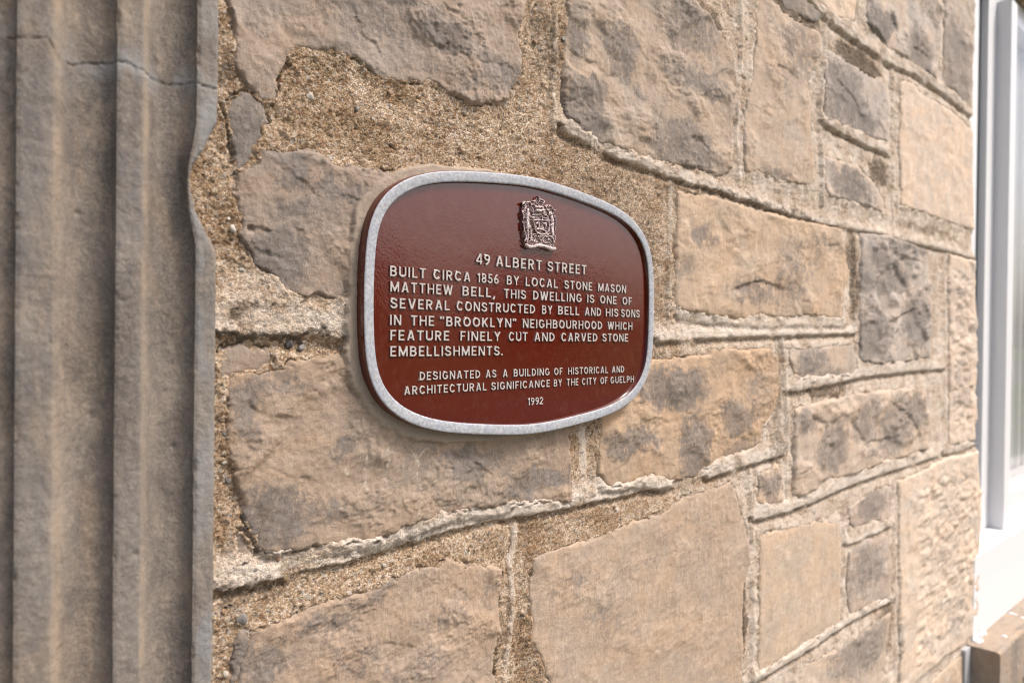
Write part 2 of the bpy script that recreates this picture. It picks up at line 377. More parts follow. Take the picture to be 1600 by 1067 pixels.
# name, tint, plateau height (mm), relief, polygon, opts
STONES = [  # tints run paler to the right, part of its brighter light painted in
 ('A', (0.34, 0.285, 0.235), 5, 1.2, [(350,-60),(354,0),(360,32),(364,64),(362,96),(376,121),(390,142),(407,157),(425,162),(432,150),(430,125),(446,105),(452,83),(480,77),(530,82),(558,96),(600,121),(640,130),(680,127),(694,143),(725,159),(757,162),(790,157),(797,143),(815,118),(815,90),(806,54),(812,28),(825,6),(828,-60)]),
 ('A2', GREY, 2, .5, [(353,153),(376,142),(401,153),(415,167),(414,200),(401,228),(398,249),(369,271),(364,249),(357,214),(351,178)]),
 ('B', (0.3, 0.25, 0.205), 6, 1.4, [(367,273),(391,257),(408,237),(442,234),(479,236),(499,244),(516,256),(543,262),(600,268),(650,275),(660,300),(650,460),(560,462),(530,464),(489,460),(462,463),(442,456),(428,435),(405,419),(385,392),(376,375),(378,352),(374,328),(366,301)]),
 ('C0', GREY, 1, .4, [(340,548),(380,540),(420,548),(440,562),(405,580),(378,584),(352,592),(340,600)]),
 ('C', (0.36, 0.285, 0.215), 5, 1.1, [(352,592),(366,584),(392,582),(430,580),(452,563),(500,556),(570,552),(660,560),(880,560),(884,600),(888,672),(891,784),(850,783),(786,787),(690,801),(622,824),(586,844),(518,849),(490,853),(454,860),(412,862),(394,838),(380,814),(368,760),(366,735),(354,705),(356,640)]),
 ('C2', TAN, 2, .5, [(364,826),(384,830),(394,850),(398,862),(385,874),(362,878)]),
 ('D', (0.42, 0.335, 0.255), 5, 1.2, [(890,-60),(884,0),(884,30),(880,60),(878,112),(880,180),(899,204),(940,225),(977,236),(1007,249),(1052,257),(1090,266),(1127,277),(1139,262),(1141,210),(1146,150),(1146,95),(1139,71),(1120,49),(1105,26),(1082,4),(1068,-60)]),
 ('E', (0.46, 0.38, 0.3), 4, .8, [(1184,-60),(1182,0),(1180,56),(1172,124),(1165,161),(1158,225),(1163,270),(1187,270),(1212,283),(1240,286),(1270,292),(1270,277),(1268,225),(1264,169),(1262,135),(1272,110),(1281,75),(1281,52),(1262,42),(1240,32),(1222,20),(1205,2),(1190,-60)]),
 ('E2', GREY, 3, 1.2, [(1215,-60),(1218,0),(1226,14),(1250,26),(1272,36),(1283,28),(1270,12),(1258,0),(1240,-60)]),
 ('F', PALE, 4, .6, [(1262,-60),(1276,0),(1284,8),(1300,24),(1318,33),(1335,34),(1337,0),(1334,-60)]),
 ('G', (0.48, 0.41, 0.34), 5, 1.5, [(1350,-60),(1352,36),(1380,72),(1415,92),(1445,114),(1462,127),(1466,80),(1472,-60)]),
 ('G2', (0.48, 0.41, 0.34), 4, .9, [(1478,-60),(1472,80),(1470,128),(1497,152),(1519,172),(1521,60),(1522,-60)]),
 ('H', (0.45, 0.4, 0.35), 4, .8, [(1296,79),(1315,94),(1356,116),(1379,131),(1388,165),(1384,221),(1364,217),(1315,195),(1285,184),(1285,124),(1289,90)]),
 ('I', (0.48, 0.41, 0.34), 4, .8, [(1287,244),(1307,251),(1337,259),(1364,285),(1382,315),(1381,334),(1352,322),(1292,307),(1285,285)]),
 ('J', (0.62, 0.52, 0.42), 4, .5, [(1405,127),(1424,128),(1442,150),(1480,169),(1502,187),(1519,203),(1521,360),(1484,349),(1435,330),(1405,322),(1403,225)]),
 ('K', (0.46, 0.365, 0.27), 5, .8, [(1055,298),(1114,308),(1160,322),(1222,339),(1264,348),(1312,358),(1317,391),(1326,423),(1319,450),(1312,478),(1316,499),(1257,492),(1229,497),(1187,492),(1160,499),(1104,492),(1073,487),(1053,478),(1051,409),(1054,357)]),
 ('L', (0.46, 0.4, 0.34), 6, 2.0, [(1343,364),(1368,365),(1409,378),(1447,391),(1451,423),(1453,513),(1451,558),(1416,565),(1361,568),(1342,561),(1341,470)]),
 ('M', (0.46, 0.385, 0.31), 3, .7, [(1231,542),(1264,544),(1333,536),(1337,572),(1333,586),(1284,589),(1250,591),(1239,582),(1231,565)]),
 ('N', (0.43, 0.325, 0.225), 5, 1.1, [(935,600),(1021,561),(1062,558),(1108,554),(1114,544),(1160,548),(1201,544),(1210,561),(1214,600),(1210,640),(1192,665),(1188,690),(1164,706),(1122,719),(1100,731),(1085,746),(1045,752),(1016,744),(977,759),(948,759),(933,738),(935,665)]),
 ('O', (0.45, 0.375, 0.3), 6, 1.7, [(1238,640),(1262,632),(1330,616),(1400,608),(1442,606),(1448,650),(1447,700),(1415,712),(1381,721),(1317,744),(1283,750),(1273,764),(1247,776),(1237,772)]),
 ('O2', TANP, 3, .9, [(1182,742),(1197,736),(1216,724),(1221,760),(1222,785),(1200,788),(1181,786)]),
 ('P', (0.43, 0.34, 0.255), 4, .45, [(830,868),(850,861),(914,844),(977,818),(1037,797),(1060,778),(1105,764),(1139,753),(1148,765),(1160,806),(1169,844),(1171,878),(1161,916),(1159,1022),(1162,1150),(862,1150),(854,1067),(846,1036),(828,1000),(826,936)]),
 ('Q', (0.37, 0.295, 0.225), 5, .9, [(386,1010),(392,984),(410,980),(462,960),(490,942),(530,934),(578,922),(610,904),(642,890),(686,880),(702,870),(722,880),(754,884),(782,886),(780,920),(778,980),(774,1012),(768,1032),(774,1067),(774,1150),(360,1150),(366,1067),(372,1040)]),
 ('Q2', GREY, 4, .6, [(374,980),(390,980),(388,1000),(380,1030),(366,1060),(356,1150),(350,1150),(358,1050),(362,1020)]),
 ('R', (0.49, 0.39, 0.29), 4, .3, [(1184,835),(1232,823),(1275,814),(1309,816),(1313,852),(1311,895),(1311,937),(1313,976),(1296,980),(1245,1014),(1198,1044),(1182,1052),(1184,980)]),
 ('S', (0.46, 0.385, 0.32), 4, .8, [(1325,793),(1360,768),(1388,757),(1390,810),(1360,816),(1334,825),(1326,818)]),
 ('S2', (0.44, 0.38, 0.32), 4, .8, [(1324,861),(1351,844),(1390,833),(1392,933),(1360,942),(1326,963),(1320,916)]),
 ('T', (0.46, 0.38, 0.3), 4, 1.0, [(1258,1035),(1317,1010),(1373,967),(1390,955),(1384,1022),(1379,1048),(1394,1067),(1396,1160),(1250,1160),(1246,1067)]),
 ('U', (0.62, 0.52, 0.42), 6, 1.2, [(1480,396),(1500,402),(1522,408),(1524,480),(1524,640),(1520,688),(1480,697),(1480,560)]),
 ('V', (0.62, 0.53, 0.43), 7, .9, [(1401,752),(1440,735),(1475,716),(1500,712),(1527,704),(1531,800),(1528,900),(1527,985),(1480,1022),(1432,1062),(1404,1090),(1402,940)]),
 ('X', TANP, 5, .9, [(1404,1112),(1432,1085),(1480,1040),(1512,1014),(1514,1160),(1404,1160)]),
]
for s in STONES:
    pass
SP = [Wpts(s[4]) for s in STONES]
# grey weathering traced per stone, and one dark hole: x, y, rx, ry (px), strength
STAIN = [(600,45,60,18,.5),(690,60,45,22,.9),(780,120,40,36,.8),(560,20,60,30,.6),(640,8,60,12,.7),(400,50,40,12,.4),(700,115,60,14,.5),(500,60,40,14,.35),
 (384,205,40,60,.9),(450,265,26,24,.8),(525,300,42,20,.8),(450,328,28,20,.7),(430,400,56,44,.8),(500,340,20,50,.3),
 (382,632,34,42,.9),(415,808,52,54,1.0),(540,696,32,18,.7),(732,722,46,26,.8),(840,750,50,22,.8),(480,800,60,30,.5),(650,700,30,60,.35),(430,600,50,14,.5),(620,760,40,20,.3),
 (898,58,18,32,.8),(966,80,26,38,.8),(912,170,34,56,1.),(1062,230,48,42,.75),(1090,128,50,18,.7),(1072,45,40,38,.65),(1000,150,16,16,.6),
 (1250,80,30,44,.55),(1222,120,24,44,.4),(1210,275,22,10,.7),
 (1368,44,16,26,1.5),(1392,36,9,14,1.5),(1436,80,20,36,.8),(1495,100,24,70,.7),(1460,20,30,20,.5),  # first entry darkens a deep hole
 (1318,150,34,46,.8),(1345,190,24,20,.9),(1330,292,30,28,.9),(1300,265,14,12,.6),
 (1095,368,20,16,.7),(1232,430,26,56,.55),(1182,456,42,20,.65),(1290,380,20,20,.4),(1065,420,14,14,.5),(1268,400,14,30,.4),
 (1380,420,30,40,.7),(1365,520,24,40,.8),(1430,500,20,50,.7),(1400,440,20,20,.9),(1425,388,30,12,.8),(1350,440,12,40,.6),
 (1270,565,24,20,.8),(1300,580,20,12,.5),
 (1052,606,52,30,1.1),(985,690,44,22,.8),(1082,700,22,52,.9),(1150,650,30,26,.7),(1180,600,20,40,.4),(1150,700,30,14,.6),
 (1258,660,18,20,.7),(1300,700,24,34,.8),(1350,660,20,36,.6),(1400,660,26,40,.7),(1430,640,14,30,.7),(1380,700,30,16,.5),
 (1200,760,16,26,.8),(890,920,36,26,.35),(940,960,30,60,.3),(1080,850,40,60,.25),(990,900,40,40,.2),
 (508,975,48,24,.65),(400,1040,44,44,.8),(594,915,26,14,.6),(700,960,40,30,.35),(560,1030,50,30,.4),(650,1040,60,20,.35),(760,930,14,30,.4),
 (1360,790,22,24,.7),(1350,890,26,40,.6),(1345,1010,40,40,.7),(1400,1020,10,40,.4),
 (1500,470,16,50,.35),(1500,600,16,60,.4),(1480,850,30,90,.28),(1500,760,20,30,.2),(1495,960,20,40,.35)]
# dirt pockets on the mortar, and shade painted in below stones and beads
MDIRT_SHADE = [(1100,40,30,36,.9),(1340,95,34,20,1.),(1240,14,40,22,.9),(1275,330,100,14,.3),(1180,322,120,8,.7),(1375,270,16,24,.8),(1335,440,8,60,.7),(1328,400,6,40,.7),
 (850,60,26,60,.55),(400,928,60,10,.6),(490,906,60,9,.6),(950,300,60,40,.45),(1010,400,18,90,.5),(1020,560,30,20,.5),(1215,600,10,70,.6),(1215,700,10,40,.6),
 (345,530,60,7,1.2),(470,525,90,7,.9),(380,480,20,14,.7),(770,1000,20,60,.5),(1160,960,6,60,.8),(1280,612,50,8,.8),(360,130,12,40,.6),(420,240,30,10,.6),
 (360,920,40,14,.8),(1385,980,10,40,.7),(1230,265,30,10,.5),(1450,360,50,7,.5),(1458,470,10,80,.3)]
def blobs(lst, X, Z, seed):
    out = np.zeros(X.shape)
    wx = fbm(X*22, Z*22, seed, 5, .65)*.026; wz = fbm(X*22+50, Z*22, seed+3, 5, .65)*.026
    for x, y, rx, ry, st in lst:
        cx, cz = W1(x, y); x2, _ = W1(x+rx, y); _, z2 = W1(x, y+ry)
        ax = abs(x2-cx); az = abs(z2-cz)
        m = (np.abs(X-cx) < ax*2.2+.02) & (np.abs(Z-cz) < az*2.2+.02)
        if m.any():
            q = ((X[m]+wx[m]-cx)/ax)**2+((Z[m]+wz[m]-cz)/az)**2
            out[m] = np.maximum(out[m], 1.12*st*(1-sst(.1, 2.1, q)))
    return out
# cracks and chipped ledges: points (px), depth mm, run-out mm (stone below the line is set back)
LEDGES = [([(546,0),(556,30),(566,52),(584,70),(600,95)],3,16),([(655,48),(664,66),(684,74),(704,64)],3,10),([(728,88),(736,120),(738,155)],2.5,12),([(700,70),(730,96),(790,100),(812,120)],1.6,14),
 ([(381,352),(402,354),(426,361)],6,9),([(456,358),(476,359)],3.5,7),([(430,262),(452,268),(480,290),(500,312)],2.5,16),([(500,300),(540,306),(566,320)],2,12),([(376,372),(420,398),(470,400)],2,14),
 ([(384,620),(400,640),(430,650),(470,648)],3,12),([(452,563),(460,580),(458,606)],3,10),([(395,715),(450,740),(500,748)],1.6,14),([(690,700),(740,720),(770,744)],2.5,14),([(640,690),(700,680),(760,700)],1.6,12),
 ([(884,70),(900,90),(930,100),(944,118),(966,116)],4,12),([(1070,213),(1088,214),(1100,230),(1112,246)],4.5,12),([(1036,120),(1060,146),(1096,150),(1124,110),(1140,108)],3,12),([(990,60),(1000,84),(1012,94)],3,10),([(930,118),(934,160),(946,196)],2,12),([(924,30),(950,60),(980,40)],2,10),
 ([(1205,100),(1230,110),(1246,122)],4,10),([(1228,60),(1234,90)],2,8),
 ([(1133,456),(1160,444),(1182,438),(1208,444),(1226,454)],7,16),([(1290,382),(1308,383)],5,10),([(1206,470),(1212,492)],3,8),([(1085,340),(1100,380),(1110,400)],1.5,10),
 ([(1040,590),(1090,580),(1106,600)],1.5,20),([(1100,690),(1140,680),(1184,690)],3,12),([(1062,640),(1085,650),(1100,690)],2,12),([(990,665),(1020,650),(1050,662)],2.5,14),
 ([(1352,470),(1370,430),(1390,410),(1412,440),(1420,470)],9,20),([(1362,540),(1390,500),(1430,480)],8,16),([(1380,380),(1400,400),(1446,410)],6,14),([(1400,560),(1390,530),(1410,500)],6,14),
 ([(1250,640),(1290,660),(1300,720)],7,16),([(1320,640),(1350,690),(1400,680)],7,18),([(1380,620),(1420,650),(1440,690)],7,14),
 ([(478,985),(500,962),(540,958),(590,930)],2,14),([(640,900),(700,905),(740,940)],1.6,16),([(560,1020),(600,1000),(660,1010)],1.6,16),([(384,1030),(400,1034),(410,1060)],3,10),
 ([(1300,120),(1330,150),(1350,190)],5,14),([(1360,40),(1385,70)],14,12),([(1390,20),(1402,50)],9,10),([(1420,70),(1450,90)],5,10)]
LED = [(Wpts(p), d*1e-3, r*1e-3) for p, d, r in LEDGES]
# raised beads of the pointing: points (px), half width mm, height mm, paleness with painted highlight
BEADS = [([(330,914),(400,902),(470,884),(540,867),(600,850),(680,826),(760,806),(860,790),(960,770),(1044,752)],11,7,.85),
 ([(868,-60),(868,0),(866,90),(864,143),(866,200)],7,5,.35),
 ([(880,200),(951,238),(1019,262),(1060,277),(1112,292),(1169,311),(1225,330),(1281,346),(1312,351),(1381,366),(1440,380),(1490,392),(1522,404)],9,8,.75),
 ([(1157,-60),(1157,0),(1159,75),(1154,150),(1150,210),(1156,289)],9,7,.6),
 ([(1292,28),(1334,56),(1386,94),(1427,112),(1472,142),(1519,180)],13,9,.7),
 ([(1240,-20),(1270,4),(1292,28)],12,8,.5),
 ([(1290,30),(1288,94),(1281,150),(1283,225),(1285,320)],9,8,.35),
 ([(1394,100),(1394,169),(1396,262),(1395,356)],9,8,.3),
 ([(1285,190),(1315,206),(1352,225),(1390,240)],9,8,.6),
 ([(1335,360),(1334,409),(1333,478),(1337,547),(1339,575)],9,8,.35),
 ([(1048,284),(1046,339),(1045,409),(1045,492)],8,5,.45),
 ([(1030,528),(1104,524),(1173,521),(1243,519),(1334,517)],10,8,.95),
 ([(1223,530),(1226,582),(1230,640),(1229,725),(1228,785)],9,7,.55),
 ([(1236,608),(1295,595),(1347,584),(1416,576),(1475,572)],12,9,.95),
 ([(1472,388),(1476,478),(1477,575),(1474,700)],10,6,.2),
 ([(1106,740),(1147,727),(1181,715),(1224,706)],12,9,.95),
 ([(1177,806),(1232,793),(1275,776),(1317,757),(1360,741),(1402,728),(1466,708)],12,9,.95),
 ([(1475,705),(1500,700),(1521,690)],14,9,.8),
 ([(1171,722),(1173,810),(1177,850),(1176,903),(1177,980),(1175,1065),(1175,1150)],8,6,.45),
 ([(1317,780),(1320,852),(1316,916),(1317,971)],8,7,.4),
 ([(1322,848),(1360,832),(1392,818)],10,8,.9),
 ([(1176,1062),(1232,1028),(1275,1002),(1317,972),(1360,950),(1394,934)],11,8,.9),
 ([(1396,750),(1396,852),(1398,937),(1399,1065),(1398,1150)],9,6,.3),
 ([(806,822),(796,880),(800,960),(792,1020),(786,1067),(786,1150)],8,5,.5),
 ([(908,672),(912,725),(908,780)],12,3,.7),
 ([(340,498),(380,506),(430,505),(500,506),(545,512)],20,10,.6),
 ([(415,858),(520,856),(600,846),(690,812),(790,794)],8,2,.7),
 ([(1060,492),(1110,500),(1180,505),(1250,504),(1320,506)],9,2,.8),
 ([(940,762),(1000,756),(1045,762)],8,3,.9)]
BD = [(Wpts(p), w_*1e-3, h_*1e-3, pl) for p, w_, h_, pl in BEADS]
# right hand end of the wall
EDGE = Wpts([(1521,-140),(1519,60),(1517,130),(1520,200),(1519,330),(1522,398),(1521,420),(1524,480),(1523,560),(1524,640),(1521,690),(1529,705),(1530,800),(1528,900),(1527,960),(1523,1004),(1522,1200)])
EDGE = EDGE[::-1]
def edgeX(Z): return np.interp(Z, EDGE[:, 1], EDGE[:, 0])

def spacing(X, px=2.1):
    """grid spacing in x and z so that a cell is about px photo pixels"""
    z = depth_at(X); dz = px*z/FPX
    dx = px*z*z/(1267.0*np.cos(PHI))
    return dx, dz

def stone_fields(k, X, Z, sd, seed, rel, plat):
    """height (m, out of the wall) and attribute fields of one stone"""
    R = rel*1e-3*(1.25 if rel < 1.3 else 1)
    big = fbm(X*11+seed, Z*13, seed, 3)*2.4*R
    wx = X+fbm(X*30, Z*30, seed+7, 3)*.012; wz = Z+fbm(X*30, Z*30+9, seed+8, 3)*.012
    f1, f2, idv, dx1, dy1 = worley(wx*17, wz*22, seed+11)
    kx, kz = X+fbm(X*14, Z*14, seed+71, 5, .55)*.020, Z+fbm(X*14, Z*14, seed+72, 5, .55)*.020
    fct = facet(kx, kz, 15, seed+81)*1.9*R+facet(kx*1.0, kz*1.0, 37, seed+85)*.9*R*sst(-.2, .3, fbm(X*8, Z*8, seed+88, 2))
    fac = fct
    t = fbm(X*20+wx*3, Z*27+wz*3, seed+20, 6, .58)
    rg = sst(-.15, .25, fbm(X*9, Z*12, seed+23, 2))
    ter = (sst(-.010, .010, t-.10)+sst(-.012, .012, t+.22)+sst(-.010, .010, t-.36)+sst(-.01, .01, t+.46))*1.5*R*rg
    med = ridged(wx*48, wz*60, seed+30, 4)*.42*R
    # wandering scars left by the chisel
    fin = fbm((X*.8+Z*.6)*130, (Z*.8-X*.6)*130, seed+40, 2, .6)*(.35e-3+.32*R)
    fin2 = fbm((X*.9+Z*.44)*60, (Z*.9-X*.44)*75, seed+44, 3, .6)*.7*R
    h = plat*.75e-3+big+fac+ter*.65+med*.2+fin+fin2*.35
    rnd = .0026*np.exp(-np.clip(sd, 0, None)/.0014)+.0012*np.exp(-np.clip(sd, 0, None)/.010)
    h = h-rnd
    for P_, d_, r_ in LED:
        x0, z0 = P_.min(0)-.06; x1, z1 = P_.max(0)+.06
        m = (X > x0) & (X < x1) & (Z > z0) & (Z < z1)
        if not m.any(): continue
        jx = fbm(X[m]*90, Z[m]*90, 5, 5, .65)*.0045; jz = fbm(X[m]*90+30, Z[m]*90, 6, 5, .65)*.0045
        d, side, tt = seg_dist(X[m]+jx, Z[m]+jz, P_)
        endf = sst(0, .18, tt)*sst(0, .18, 1-tt)
        below = np.where(side < 0, 1., 0.)
        h[m] -= .8*below*d_*np.exp(-d/r_)*endf*sst(0, .0008, d)*(.55+.45*sst(-.2, .2, fbm(X[m]*50, Z[m]*50, 12, 2)))
    return h

OUT_D = .0065
def global_joint(X, Z):
    """largest signed distance to any stone (positive inside)"""
    out = np.full(X.shape, -1.)
    for P_ in SP:
        x0, z0 = P_.min(0)-.05; x1, z1 = P_.max(0)+.05
        m = (X > x0) & (X < x1) & (Z > z0) & (Z < z1)
        if m.any(): out[m] = np.maximum(out[m], poly_sd(X[m], Z[m], P_))
    return out
def warp(X, Z, s=1.0):
    wx = fbm(X*60, Z*60, 61, 6, .68)*.0062*s; wz = fbm(X*60+33, Z*60, 62, 6, .68)*.0062*s
    return X+wx, Z+wz

def mortar_height(X, Z, dj):
    h = .0000+fbm(X*16, Z*20, 301, 3)*.0024
    h += fbm(X*70, Z*80, 302, 5, .7)*.0022
    g1, g2, gi, _, _ = worley(X*270, Z*270, 303)
    h += (1-sst(0, .6, g1))*.0007*(gi > .35)
    h += fbm(X*330, Z*340, 305, 3, .7)*.0011
    p = fbm(X*75, Z*90, 306, 5, .65); h -= sst(.36, .62, p)*.0032
    # pebbles
    q1, _, qi, _, _ = worley(X*75, Z*80, 307)
    peb = ((qi > .9) & (q1 < .24)); h += np.where(peb, np.sqrt(np.clip(1-(q1/.24)**2, 0, 1))*.0018, 0)
    # hollow in the middle of wide joints
    h -= sst(.0, .03, -dj)*.0015
    pale = np.zeros(X.shape); dirt_shade = np.zeros(X.shape)
    for P_, w_, hh, pl in BD:
        x0, z0 = P_.min(0)-.07; x1, z1 = P_.max(0)+.07
        m = (X > x0) & (X < x1) & (Z > z0) & (Z < z1)
        if not m.any(): continue
        x, z = X[m], Z[m]
        jx = fbm(x*45, z*45, 311, 4, .6)*.0034; jz = fbm(x*45+9, z*45, 312, 4, .6)*.0034
        d, side, tt = seg_dist(x+jx, z+jz, P_)
        miss = sst(-.55, -.2, fbm(x*14, z*14, 313, 2))        # places where the bead has weathered away
        hor = abs(P_[-1, 0]-P_[0, 0]) > abs(P_[-1, 1]-P_[0, 1])
        sg = (side < 0) if (P_[-1, 0] > P_[0, 0]) else (side > 0)
        if hor: prof = np.where(sg, 1-sst(.45, .85, d/w_), 1-.8*sst(.5, 2.4, d/w_)-.2*sst(2.0, 3.0, d/w_))*(.45+.55*miss)
        else: prof = (1-sst(.35, .95, d/w_))*(.4+.6*miss)
        h[m] = np.where(prof > 0, h[m]+prof*(hh*.54+.0020*fbm(x*30, z*30, 314, 3)+.0014*fbm(x*85, z*95, 318, 4, .65)-.25*h[m]), h[m])
        if hor:
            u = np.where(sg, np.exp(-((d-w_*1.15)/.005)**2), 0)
            h[m] -= u*.0036*miss; dirt_shade[m] = np.maximum(dirt_shade[m], u*.55)  # shade under the bead, set back and also painted dark
            up_ = np.where(~sg, np.exp(-(d/(w_*3.2))**2), 0)
            pale[m] = np.maximum(pale[m], up_*pl*.8)  # lit upper slope of the bead painted paler
        pale[m] = np.maximum(pale[m], prof*pl)
    h -= np.clip(dj*.7, 0, .007)
    h += .0030*np.exp(np.clip(dj, -1, 0)/.007)*sst(-.5, .1, fbm(X*18, Z*18, 316, 2))
    # gap with its shade painted in, where mortar has shrunk away from a stone
    cr = np.exp(-((dj+.0012)/.0011)**2)*sst(.0, .32, fbm(X*26, Z*26, 315, 3)); h -= cr*.0055; dirt_shade = np.maximum(dirt_shade, cr*.7)
    dirt_shade = np.maximum(dirt_shade, blobs(MDIRT_SHADE, X, Z, 320))
    pale = np.maximum(pale, .60*sst(.80, 1.4, X)*(1-.6*np.clip(dirt_shade, 0, 1)))  # paler repointing to the right; also paints in the brighter light there
    return h, pale*(.62+.4*sst(-.3, .3, fbm(X*24, Z*24, 319, 3))), dirt_shade, peb

def apply_cement(X, Z, h):
    cem = plq_ring(X, Z)
    m = cem > 0
    if m.any():
        lev = .0102+fbm(X[m]*40, Z[m]*40, 330, 3)*.0010+fbm(X[m]*200, Z[m]*200, 331, 3)*.0003
        h[m] = h[m]*(1-cem[m])+np.maximum(lev, h[m]*.25+lev*.75)*cem[m]
    return h, cem

wall = empty('stone_wall', (1.4, 0, 0), label='rough tan limestone rubble wall with raised sandy mortar joints behind the plaque', category='wall')
wall_inv = Matrix.Translation((-1.4, 0, 0))
def put(o, parent=None):
    return o
WOFF = np.array([1.4, 0, 0])

# ---- the stones
for k, (nm, tint, plat, rel, _) in enumerate(STONES):
    P_ = SP[k]; x0, z0 = P_.min(0)-.010; x1, z1 = P_.max(0)+.010
    dx, dz = spacing((x0+x1)/2, 2.0)
    dx = max(dx, .0009)
    xs = np.arange(x0, x1+dx, dx); zs = np.arange(z0, z1+dz, dz)
    X, Z = np.meshgrid(xs, zs)
    wx, wz = warp(X, Z)
    sd = poly_sd(wx, wz, P_)
    X1 = X.ravel(); Z1 = Z.ravel(); sd = sd.ravel()
    OD = max(OUT_D, 2.3*dx); near = sd > -OD-.002
    h = np.zeros(X1.shape); st = np.zeros(X1.shape); cem = np.zeros(X1.shape)
    h[near] = stone_fields(k, X1[near], Z1[near], sd[near], 100+k*57, rel, plat)
    if nm in ('V', 'U'):      # pecked quoin faces with a smooth margin
        mm = near.copy(); xx, zz = X1[mm], Z1[mm]
        f1, f2, idv, _, _ = worley(xx*24+fbm(xx*20, zz*20, 3, 2), zz*34, 77+k)
        mar = sst(.03, .05, sd[mm])*(sst(W1(1428, 850)[0], W1(1436, 850)[0], xx) if nm == 'V' else 1)
        h[mm] += mar*((1-sst(.15, .6, f1))*(idv > .45)*.004-.001-.003*(fbm(xx*60, zz*60, 8, 3) > .35))
    h[near] -= np.clip(-sd[near], 0, None)*2.4
    st[near] = blobs(STAIN, X1[near], Z1[near], 200+k)
    hn = h[near].copy(); hn, cn = apply_cement(X1[near], Z1[near], hn); h[near] = hn; cem[near] = cn
    # lime runs below the plaque
    pale = np.zeros(X1.shape)
    if nm == 'C':
        for ln in ([(655,690),(648,712),(650,735),(652,780),(648,800)],[(636,700),(648,716),(660,700)],[(600,690),(602,720),(600,750)],[(566,712),(568,746),(572,768)],[(538,728),(540,740)]):
            d, _, tt = seg_dist(X1[near]+fbm(X1[near]*90, Z1[near]*90, 4, 3)*.004, Z1[near], Wpts(ln))
            pale[near] = np.maximum(pale[near], (1-sst(.0004, .0016, d))*sst(-.3, .2, fbm(X1[near]*200, Z1[near]*200, 14, 3))*.7)
    V = np.stack([X1, -h, Z1], 1)-WOFF
    keep = sd > -OD
    F = grid_faces(len(zs), len(xs), keep)
    V, F, at = compact(V, F, {'stain': st, 'cement': cem, 'pale': pale})
    o = link('stone', raw_mesh('stone', V, F, True, at), wall, MS)
    rr = np.random.RandomState(k+5); j = 1+rr.uniform(-.05, .05); j2 = rr.uniform(-.03, .03)
    o.color = (tint[0]*j*(1+j2)*1.06, tint[1]*j*1.058, tint[2]*j*(1-j2)*1.09, 1)

# ---- the mortar, in strips whose grid grows coarser with distance
def mortar_obj():
    Vs, Fs, A = [], [], {'stain': [], 'pale': [], 'cement': []}; base = 0
    xa = .285
    while xa < 2.70:
        wd = .07+.10*(xa-.28); xb = min(xa+wd, 2.72)
        dx, dz = spacing((xa+xb)/2, 2.1); dx = max(dx, .0010)
        za = W1_z(xb, 1085); zb = W1_z(xb, -22)
        xs = np.linspace(xa, xb+dx*2, max(3, int((xb-xa)/dx)+3)); zs = np.concatenate([np.arange(max(0, za-.5), za, .012), np.arange(za, zb, dz), np.arange(zb, zb+.5, .012)])
        X, Z = np.meshgrid(xs, zs); X = X.ravel(); Z = Z.ravel()
        wx, wz = warp(X, Z); dj = global_joint(wx, wz)
        keep = (dj < .020+dx*1.6) & (X < edgeX(Z)+.004)
        dplq = np.full(X.shape, -1.); m = (np.abs(X-PCX) < .26) & (np.abs(Z-PCZ) < .17)
        dplq[m] = poly_sd(X[m], Z[m], PLQ); keep &= dplq < .02
        h = np.zeros(X.shape); pale = h.copy(); dirt_shade = h.copy(); cem = h.copy()
        kk = dj < .026+dx*2
        a, b, c, _ = mortar_height(X[kk], Z[kk], dj[kk])
        a, ce = apply_cement(X[kk], Z[kk], a); h[kk] = a; pale[kk] = b; dirt_shade[kk] = c; cem[kk] = ce
        h -= np.where(X > edgeX(Z)-.006, (X-edgeX(Z)+.006)*2.0, 0)
        V = np.stack([X, -h, Z], 1)-WOFF
        F = grid_faces(len(zs), len(xs), keep)
        if len(F):
            V, F, at = compact(V, F, {'stain': dirt_shade, 'pale': pale, 'cement': cem})
            Vs.append(V); Fs.append(F+base); base += len(V)
            for q in A: A[q].append(at[q])
        xa = xb
    return raw_mesh('mortar', np.concatenate(Vs), np.concatenate(Fs), True, {q: np.concatenate(v) for q, v in A.items()})
def W1_z(X, ypx):
    """wall height seen at photo row ypx straight above or below X"""
    lo_, hi_ = -3., 6.
    for _ in range(50):
        mid = (lo_+hi_)/2; q = np.array([X, 0, mid])-CAM
        y = 533.5-FPX*(q@UP)/(q@FWD)
        if y > ypx: lo_ = mid
        else: hi_ = mid
    return lo_
mo = link('mortar', mortar_obj(), wall, MM)
# wall body behind the facing (also forms the window opening)
XO0, XO1, ZS0, ZTOP = 2.655, 4.9, .50, 3.4
box_obj('wall_core', [(-1.6-1.4, XO0-.05-1.4, .022, .40, 0, ZTOP), (XO0-.05-1.4, XO1-1.4, .022, .40, 0, ZS0-.05), (XO0-.05-1.4, XO1-1.4, .022, .40, 2.75, ZTOP), (XO1-1.4, 7.5-1.4, .005, .40, 0, ZTOP)], wall, MM)
